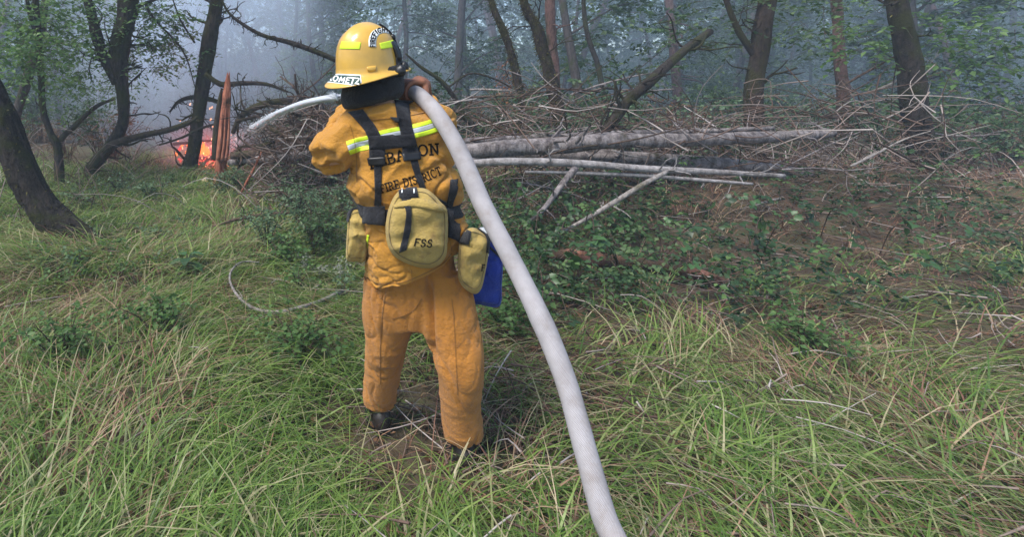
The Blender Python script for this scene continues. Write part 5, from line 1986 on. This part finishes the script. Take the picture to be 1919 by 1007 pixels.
# rear and side reflective trapezoids
for q in ([(270, 318), (515, 330), (500, 418), (243, 415)], [(745, 340), (965, 288), (950, 390), (765, 417)]):
    mb = MB()
    poly_strip(mb, bvh_h, Z(q), 0.0006, 0.0008, 16, 8)
    mb.build('reflector', M['lime'], helmet)
# name plate
mb = MB()
poly_strip(mb, bvh_h, Z([(160, 722), (512, 738), (528, 888), (82, 832)]), 0.0006, 0.0008, 22, 8)
plate = mb.build('name_plate', M['white'], helmet)
mb = MB()
poly_strip(mb, bvh_h, Z([(168, 736), (500, 752), (513, 872), (96, 822)]), 0.0018, 0.0006, 22, 8)
mb.build('plate_field', M['green'], plate)
mb = MB()
lettering(mb, bvh_h, 'KOMETZ', Z([(86, 806), (200, 822), (340, 843), (490, 856)]), 68 / 6.716, 0.0034, 0.20, 0.18, True, 0.14)
mb.build('plate_lettering', M['white'], plate, False)
# arched decal
arc_out = Z([(610, 382), (612, 290), (650, 200), (740, 152), (850, 160), (945, 215)])
arc_in = Z([(705, 392), (705, 310), (728, 245), (775, 215), (850, 215), (915, 250)])
mb = MB()
strip(mb, bvh_h, arc_out, arc_in, 0.0006, 0.0008, 40, 6, 1)
decal = mb.build('decal', M['white'], helmet)
mb = MB()
lettering(mb, bvh_h, 'FIREFIGHTER', Z([(690, 388), (688, 310), (712, 238), (768, 205), (850, 205), (918, 243)]), 58 / 6.716, 0.0028, 0.24, 0, True, 0.16)
mb.build('decal_lettering', M['ink'], decal, False)
# moulded lug on the side of the shell
mb = MB()
strip(mb, bvh_h, Z([(585, 640), (640, 628), (705, 622)]), Z([(600, 700), (650, 705), (700, 690)]), -0.001, 0.003, 12, 5, 1, 0.004)
mb.build('ear_lug', M['helmet'], helmet)
# goggles strapped round the front of the helmet
gog = MB()
ph = np.linspace(R(-62), R(62), 26)
zs = np.array([0.035, 0.05, 0.075, 0.10, 0.115])
out = np.zeros((26, 5, 3))
inn = np.zeros((26, 5, 3))
for i, p in enumerate(ph):
    for j, z in enumerate(zs):
        f = np.interp(z, [0.03, 0.053, 0.078, 0.103, 0.126], [0.985, 0.955, 0.91, 0.84, 0.76])
        bul = 0.016 * math.cos(p * 0.9) ** 0.5 * (1 - ((z - 0.075) / 0.055) ** 2 * 0.5) + 0.006
        inn[i, j] = hloc(f * 0.143 * math.cos(p) + 0.004 * math.cos(p), f * 0.120 * math.sin(p) + 0.004 * math.sin(p), z)
        out[i, j] = hloc((f * 0.143 + bul) * math.cos(p), (f * 0.120 + bul) * math.sin(p), z)
grid_solid(gog, out, inn)
goggles = gog.build('goggles', M['buckle'], helmet)
mb = MB()
poly_l = Z([(740, 98), (830, 118), (895, 175), (940, 245), (950, 330), (945, 440), (950, 560), (960, 670)])
poly_r = Z([(800, 84), (880, 86), (960, 125), (1030, 215), (1035, 330), (1028, 440), (1036, 560), (1075, 670)])
strip(mb, bvh_h, poly_l, poly_r, 0.002, 0.006, 40, 5, 2, 0.002)
mb.build('goggle_strap', M['webbing'], helmet)
for (zx, zy, r) in ((985, 215, .012), (1050, 650, .021), (1010, 700, .022), (990, 750, .018), (955, 420, .014), (960, 500, .012)):
    h, n = hitpx(bvh_h, 600 + zx / 6.716, 30 + zy / 6.716)
    mb = MB()
    ball(mb, h + n * 0.004, (r, r * 0.8, r), 12, 8, 0.2)
    mb.build('strap_clip', M['buckle'], helmet)
mb = MB()
tube(mb, [hloc(0.02, s, -0.0) for s in (-0.1,)] + [hloc(0.04, -0.085, -0.07), hloc(0.06, -0.03, -0.13), hloc(0.06, 0.03, -0.13), hloc(0.04, 0.085, -0.07), hloc(0.02, 0.1, 0.0)], 0.008, n=24, seg=8, flat=0.3)
mb.build('chin_strap', M['webbing'], helmet)

# ================================================================== web gear
gear = thing('web_gear', at(765, 388, YP - 0.14), 'black webbing harness and belt with tan canvas pouches worn over the orange shirt', 'harness')
# all-round support for pouches: shirt and trousers
VA = np.vstack([Vs, Vt])
bvh_all = bvh_of(VA, Ts if len(Ts) else Ts, np.vstack([Qs, Qt + len(Vs)]))


def strap_px(name, L, Rr, off=0.003, th=0.0035, **k):
    mb = MB()
    strip(mb, bvh_sh, L, Rr, off, th, **k)
    return mb.build(name, M['webbing'], gear)


strap_px('shoulder_strap', [(652, 211), (664, 222), (678, 238), (690, 258), (692, 280), (692, 300)], [(680, 205), (690, 218), (703, 236), (713, 254), (721, 278), (721, 299)])
strap_px('shoulder_strap', [(739, 178), (741, 200), (745, 225), (751, 252), (753, 272), (755, 294)], [(765, 176), (767, 200), (770, 225), (776, 251), (781, 270), (786, 291)])
strap_px('cross_strap', [(690, 255), (720, 254), (750, 252), (777, 250)], [(692, 280), (720, 279), (752, 277), (781, 275)], 0.0075, 0.003)
strap_px('lower_strap', [(701, 304), (702, 340), (702, 385)], [(716, 304), (715, 340), (715, 385)], 0.004, 0.003)
strap_px('lower_strap', [(767, 296), (776, 325), (787, 356)], [(781, 294), (788, 322), (798, 354)], 0.004, 0.003)
# over the shoulders to the front
for g in ([(668, 207, 2.15), (676, 206, 2.26), (690, 235, 2.34), (700, 300, 2.38), (705, 385, 2.36)], [(752, 180, 2.15), (752, 186, 2.28), (765, 225, 2.36), (775, 300, 2.40), (782, 385, 2.36)]):
    G = catmull([at(*q) for q in g], 40)
    top_, bot_ = np.zeros((40, 4, 3)), np.zeros((40, 4, 3))
    for i in range(40):
        for j in range(4):
            q = G[i] + SIDE * (j - 1.5) * 0.017
            loc, nn, _, _ = bvh_sh.find_nearest(Vector(q))
            top_[i, j] = np.array(loc) + np.array(nn) * 0.007
            bot_[i, j] = np.array(loc) + np.array(nn) * 0.002
    mb = MB()
    grid_solid(mb, top_, bot_)
    mb.build('front_strap', M['webbing'], gear)
# belt round the waist
a = np.linspace(0, 2 * math.pi, 72, endpoint=False)
bc = at(766, 390, YP)
mb = MB()
rows_ = []
for dz in (-0.024, -0.008, 0.008, 0.024):
    ring = []
    for t in a:
        o = bc + np.array([math.cos(t) * 0.4, math.sin(t) * 0.4, dz])
        loc, nn, _, _ = bvh_sh.ray_cast(Vector(o), Vector((bc + [0, 0, dz]) - o).normalized())
        loc = np.array(loc) if loc is not None else bc + np.array([math.cos(t) * .21, math.sin(t) * .14, dz])
        ring.append(loc + np.array([math.cos(t), math.sin(t), 0]) * 0.006)
    rows_.append(ring)
Rw = np.array(rows_)
Rw = 0.5 * Rw + 0.25 * np.roll(Rw, 1, 1) + 0.25 * np.roll(Rw, -1, 1)
o = mb.add(Rw.reshape(-1, 3), np.array([[r * 72 + k, r * 72 + (k + 1) % 72, (r + 1) * 72 + (k + 1) % 72, (r + 1) * 72 + k] for r in range(3) for k in range(72)]))
belt = mb.build('belt', M['webbing'], gear)
sb = belt.modifiers.new('thickness', 'SOLIDIFY')
sb.thickness = 0.004
# buckles and keepers
for q in ([(689, 296), (723, 294), (722, 309), (692, 310)], [(753, 289), (788, 285), (788, 299), (756, 303)]):
    mb = MB()
    poly_strip(mb, bvh_sh, q, 0.006, 0.007, 8, 6)
    mb.build('buckle', M['buckle'], gear)
mb = MB()
poly_strip(mb, bvh_sh, [(730, 219), (748, 221), (747, 230), (741, 229)], 0.006, 0.008, 8, 5)
mb.build('strap_keeper', M['buckle'], gear)


# ---- pouches: rounded solids with an outline, a bulging face and a back against the hips
def pouch(name, outline, Y, thick, parent, mat, seed, bulge=3.6, wr=0.006, tiltY=0.0, rings=12, nper=72):
    P = np.array([(x, y, 0) for x, y in outline], float)
    P = np.vstack([P, P[:1]])
    Pc = catmull(P, nper + 1)[:-1]
    c = Pc.mean(0)
    Vv, F = [], []
    K = rings
    lay = []
    for side in (0, 1):
        for k in range(K + 1):
            r = k / K
            rr = math.sin(r * math.pi / 2)
            d = (1 - rr ** bulge) ** (1 / bulge)
            for q in Pc:
                w_ = c + (q - c) * rr
                yy = Y - (thick * d if side == 0 else -0.03 * d) + tiltY * (w_[1] - c[1])
                lay.append(at(w_[0], w_[1], yy))
    V = np.array(lay)
    n = nper
    Q = []
    for side in (0, 1):
        b = side * (K + 1) * n
        for k in range(1, K):
            for j in range(n):
                f = [b + k * n + j, b + k * n + (j + 1) % n, b + (k + 1) * n + (j + 1) % n, b + (k + 1) * n + j]
                Q.append(f if side == 0 else f[::-1])
    V = np.vstack([V, V[:n].mean(0), V[(K + 1) * n:(K + 2) * n].mean(0)])
    T = [[len(V) - 2, n + (j + 1) % n, n + j] for j in range(n)] + [[len(V) - 1, (K + 2) * n + j, (K + 2) * n + (j + 1) % n] for j in range(n)]
    fr = np.arange((K + 1) * n)
    cdir = unit(V[fr] - EYE)
    e = np.repeat(np.linspace(0, 1, K + 1), n)
    disp = wr * (fbm(V[fr], 11, seed, 3) + 0.9 * ridged(V[fr] * [1, 1, 1.5], 13, seed + 4)) * (1 - e ** 6)
    for f_, a_ in ((9, 1.0), (16, .6)):
        n_ = np.abs(vn(V[fr] @ np.array([[1, 0, .6], [0, 1, 0], [-.5, 0, 1.3]]), f_, seed + 30 + f_))
        disp = disp - wr * a_ * np.exp(-(n_ / .10) ** 1.3) * np.clip(.5 + vn(V[fr], 7, seed + 9), 0, 1) * (1 - e ** 8)
    V[fr] -= cdir * disp[:, None]
    used = np.array(T + [[0, 0, 0]])[:-1]
    me = mesh_from(name, V, used, np.array(Q))
    o = obj(name, me, M[mat], parent)
    return o, bvh_of(V, used, np.array(Q))


Z5 = lambda pts: zpx(pts, 630, 330, 3.73)
big, bvh_big = pouch('hip_pouch', Z5([(440, 98), (520, 84), (620, 86), (680, 125), (730, 180), (772, 230), (782, 330), (778, 470), (768, 560), (720, 622), (650, 646), (560, 636), (450, 592), (385, 535), (352, 455), (346, 340), (366, 230), (400, 150)]), 2.00, 0.105, gear, 'canvas', 5, wr=0.014)
mb = MB()
strip(mb, bvh_big, Z5([(400, 205), (520, 158), (620, 160), (700, 195), (768, 235)]), Z5([(405, 225), (520, 215), (610, 225), (690, 245), (765, 255)]), 0.002, 0.005, 30, 6, 2, 0.004)
mb.build('pouch_flap', M['canvas'], big)
for q, off in (([(440, 92), (562, 84), (576, 150), (446, 156)], 0.004),):
    mb = MB()
    poly_strip(mb, bvh_big, Z5(q), off, 0.004, 10, 8)
    tb = mb.build('pouch_tab', M['webbing'], big)
    for zx in (462, 543):
        mb = MB()
        poly_strip(mb, bvh_big, Z5([(zx - 4, 96), (zx + 4, 95), (zx + 6, 120), (zx - 3, 121)]), 0.009, 0.001, 3, 3)
        mb.build('tab_slot', M['white'], big)
mb = MB()
strip(mb, bvh_big, Z5([(457, 152), (470, 200), (487, 250), (480, 330), (465, 420), (440, 535)]), Z5([(522, 150), (522, 200), (527, 250), (524, 330), (512, 420), (492, 512)]), 0.005, 0.003, 40, 5, 2)
mb.build('pouch_strap', M['webbing'], big)
mb = MB()
lettering(mb, bvh_big, 'FSS', Z5([(540, 486), (600, 493), (668, 497)]), 50 / 3.73, 0.003, 0.16, 0.1, True, 0.12)
mb.build('printed_lettering', M['ink'], big, False)
lp, bvh_lp = pouch('side_pouch', Z5([(82, 300), (98, 245), (185, 222), (222, 250), (232, 340), (230, 420), (205, 588), (140, 600), (74, 588), (70, 480)]), 2.16, 0.085, gear, 'canvas', 15, wr=0.015)
mb = MB()
strip(mb, bvh_lp, Z5([(74, 320), (82, 270), (108, 222), (190, 204)]), Z5([(92, 318), (102, 275), (120, 240), (195, 226)]), 0.002, 0.004, 20, 4, 1)
mb.build('pouch_trim', M['webbing'], lp)
rp, bvh_rp = pouch('side_pouch', Z5([(858, 470), (890, 400), (935, 362), (1000, 372), (1060, 410), (1078, 450), (1066, 540), (1042, 680), (1012, 795), (960, 826), (880, 772), (850, 690), (852, 570)]), 2.06, 0.095, gear, 'canvas', 25, wr=0.013)
mb = MB()
strip(mb, bvh_rp, Z5([(985, 372), (1030, 405), (1052, 450), (1048, 535)]), Z5([(1010, 368), (1062, 400), (1079, 450), (1072, 540)]), 0.002, 0.004, 20, 4, 1)
mb.build('pouch_trim', M['webbing'], rp)
mb = MB()
lettering(mb, bvh_rp, 'F', Z5([(1012, 662), (1036, 664)]), 42 / 3.73, 0.003, 0.2, 0, True)
mb.build('printed_lettering', M['ink'], rp, False)
bag, bvh_bag = pouch('blue_bag', Z5([(1000, 400), (1085, 435), (1130, 520), (1163, 610), (1158, 760), (1141, 912), (1010, 902), (866, 872), (890, 700), (920, 560)]), 2.14, 0.022, gear, 'blue', 35, bulge=6, wr=0.009)
mb = MB()
strip(mb, bvh_bag, Z5([(1075, 490), (1110, 520), (1160, 560)]), Z5([(1070, 505), (1105, 540), (1158, 585)]), 0.001, 0.003, 12, 4, 1)
mb.build('bag_strap', M['webbing'], bag)
mb = MB()
c_ = at(*Z5([(1030, 388)])[0], 2.10)
tube(mb, [c_ + [0, 0, -0.10], c_ + [0, 0, -0.01], c_ + [0.0, 0, 0.014]], [0.025, 0.024, 0.016], n=10, seg=16)
mb.build('bottle_cap', M['white'], gear)
# stitched piping round each pouch
def piping(bvh, outline, parent, k, mat):
    P = catmull(np.array([(x, y, 0) for x, y in outline + outline[:1]], float), 60)
    c = P.mean(0)
    a_ = c + (P - c) * k
    b_ = c + (P - c) * (k - .022)
    mb = MB()
    strip(mb, bvh, [tuple(q[:2]) for q in a_], [tuple(q[:2]) for q in b_], 0.0005, 0.0022, 120, 4, 1)
    mb.build('piping', M[mat], parent)


M['canvas_dark'] = mat_cloth('canvas_piping', (0.26, 0.18, 0.06), 0.2)
M['blue_dark'] = mat_cloth('blue_piping', (0.012, 0.026, 0.17), 0.2)
piping(bvh_big, Z5([(440, 98), (520, 84), (620, 86), (680, 125), (730, 180), (772, 230), (782, 330), (778, 470), (768, 560), (720, 622), (650, 646), (560, 636), (450, 592), (385, 535), (352, 455), (346, 340), (366, 230), (400, 150)]), big, .90, 'canvas_dark')
piping(bvh_rp, Z5([(858, 470), (890, 400), (935, 362), (1000, 372), (1060, 410), (1078, 450), (1066, 540), (1042, 680), (1012, 795), (960, 826), (880, 772), (850, 690), (852, 570)]), rp, .86, 'canvas_dark')
piping(bvh_lp, Z5([(82, 300), (98, 245), (185, 222), (222, 250), (232, 340), (230, 420), (205, 588), (140, 600), (74, 588), (70, 480)]), lp, .86, 'canvas_dark')
piping(bvh_bag, Z5([(1000, 400), (1085, 435), (1130, 520), (1163, 610), (1158, 760), (1141, 912), (1010, 902), (866, 872), (890, 700), (920, 560)]), bag, .93, 'blue_dark')
# black tabs between belt and pouches
bvh_pl = bvh_all
for nm, poly in (('belt_tab', [(205, 212), (345, 202), (340, 342), (193, 330)]),):
    mb = MB()
    poly_strip(mb, bvh_sh, Z5(poly), 0.012, 0.006, 12, 8)
    mb.build(nm, M['webbing'], gear)
mb = MB()
strip(mb, bvh_sh, Z5([(690, 140), (740, 165), (790, 195)]), Z5([(700, 175), (745, 200), (785, 225)]), 0.006, 0.004, 14, 4, 1)
mb.build('belt_tab', M['webbing'], gear)
mb = MB()
strip(mb, bvh_sh, Z5([(795, 30), (785, 110), (770, 190), (765, 240)]), Z5([(850, 20), (840, 110), (815, 190), (812, 245)]), 0.006, 0.004, 20, 5, 1)
mb.build('side_strap', M['webbing'], gear)
mb = MB()
strip(mb, bvh_sh, Z5([(762, 235), (778, 290), (780, 340), (778, 430)]), Z5([(818, 232), (815, 300), (862, 345), (858, 460)]), 0.010, 0.005, 20, 6, 2)
mb.build('belt_tab', M['webbing'], gear)
mb = MB()
strip(mb, bvh_rp, Z5([(862, 352), (900, 368), (942, 390)]), Z5([(852, 465), (885, 475), (928, 480)]), 0.003, 0.004, 12, 6, 1)
mb.build('belt_tab', M['webbing'], gear)

# ================================================================== water jet
jet = thing('water_jet', NOZ_END, 'white arc of water sprayed from the hose toward the flames', 'water')
JP = np.vstack([NOZ_END, px_path([(633, 183, 2.78), (600, 187, 3.25), (560, 197, 4.1), (520, 213, 5.3), (490, 229, 6.6), (460, 249, 8.2), (430, 275, 9.6)])])
RNG = np.random.default_rng(5)
mb = MB()
Cj = catmull(JP, 120)
env = np.interp(np.linspace(0, 1, 120), [0, .3, .5, .7, 1], [.008, .010, .013, .022, .07])
for k in range(40):
    rr_, aa = rnd(0, 1) ** .6, rnd(0, 6.28)
    e = int(120 * rnd(.66, .97))
    wob = np.cumsum(RNG.normal(size=(120, 3)) * .012, 0)
    o = np.stack([math.cos(aa) * rr_ + 0 * env, 0 * env, math.sin(aa) * rr_ + 0 * env], 1)
    Q = Cj + (o + wob * .6) * env[:, None]
    tube(mb, Q[:e], np.array([.0085, .0115, .015, .017, .002]), n=60, seg=6)
tag(mb.build('stream', M['water'], jet), kind='stuff')
mb = MB()
C = catmull(JP, 400)
T = unit(np.gradient(C, axis=0))
n = 9000
t = rnd(0, 1, n) ** .55
i = np.clip((t * 399).astype(int), 0, 399)
sig = np.interp(t, [0, .3, .55, .8, 1], [.003, .006, .011, .026, .10])
off = RNG.normal(size=(n, 3)) * sig[:, None]
off[:, 2] -= np.abs(RNG.normal(size=n)) * sig * .5
p = C[i] + off
d = T[i] + RNG.normal(size=(n, 3)) * .06
ln_ = rnd(.015, .09, n)
wd_ = rnd(.0008, .0026, n) * np.interp(t, [0, 1], [.8, 1.5])
leaves(mb, p, d, RNG.normal(size=(n, 3)), ln_, wd_, lift=.5)
dr = mb.build('spray', M['water'], jet)
tag(dr, kind='stuff')
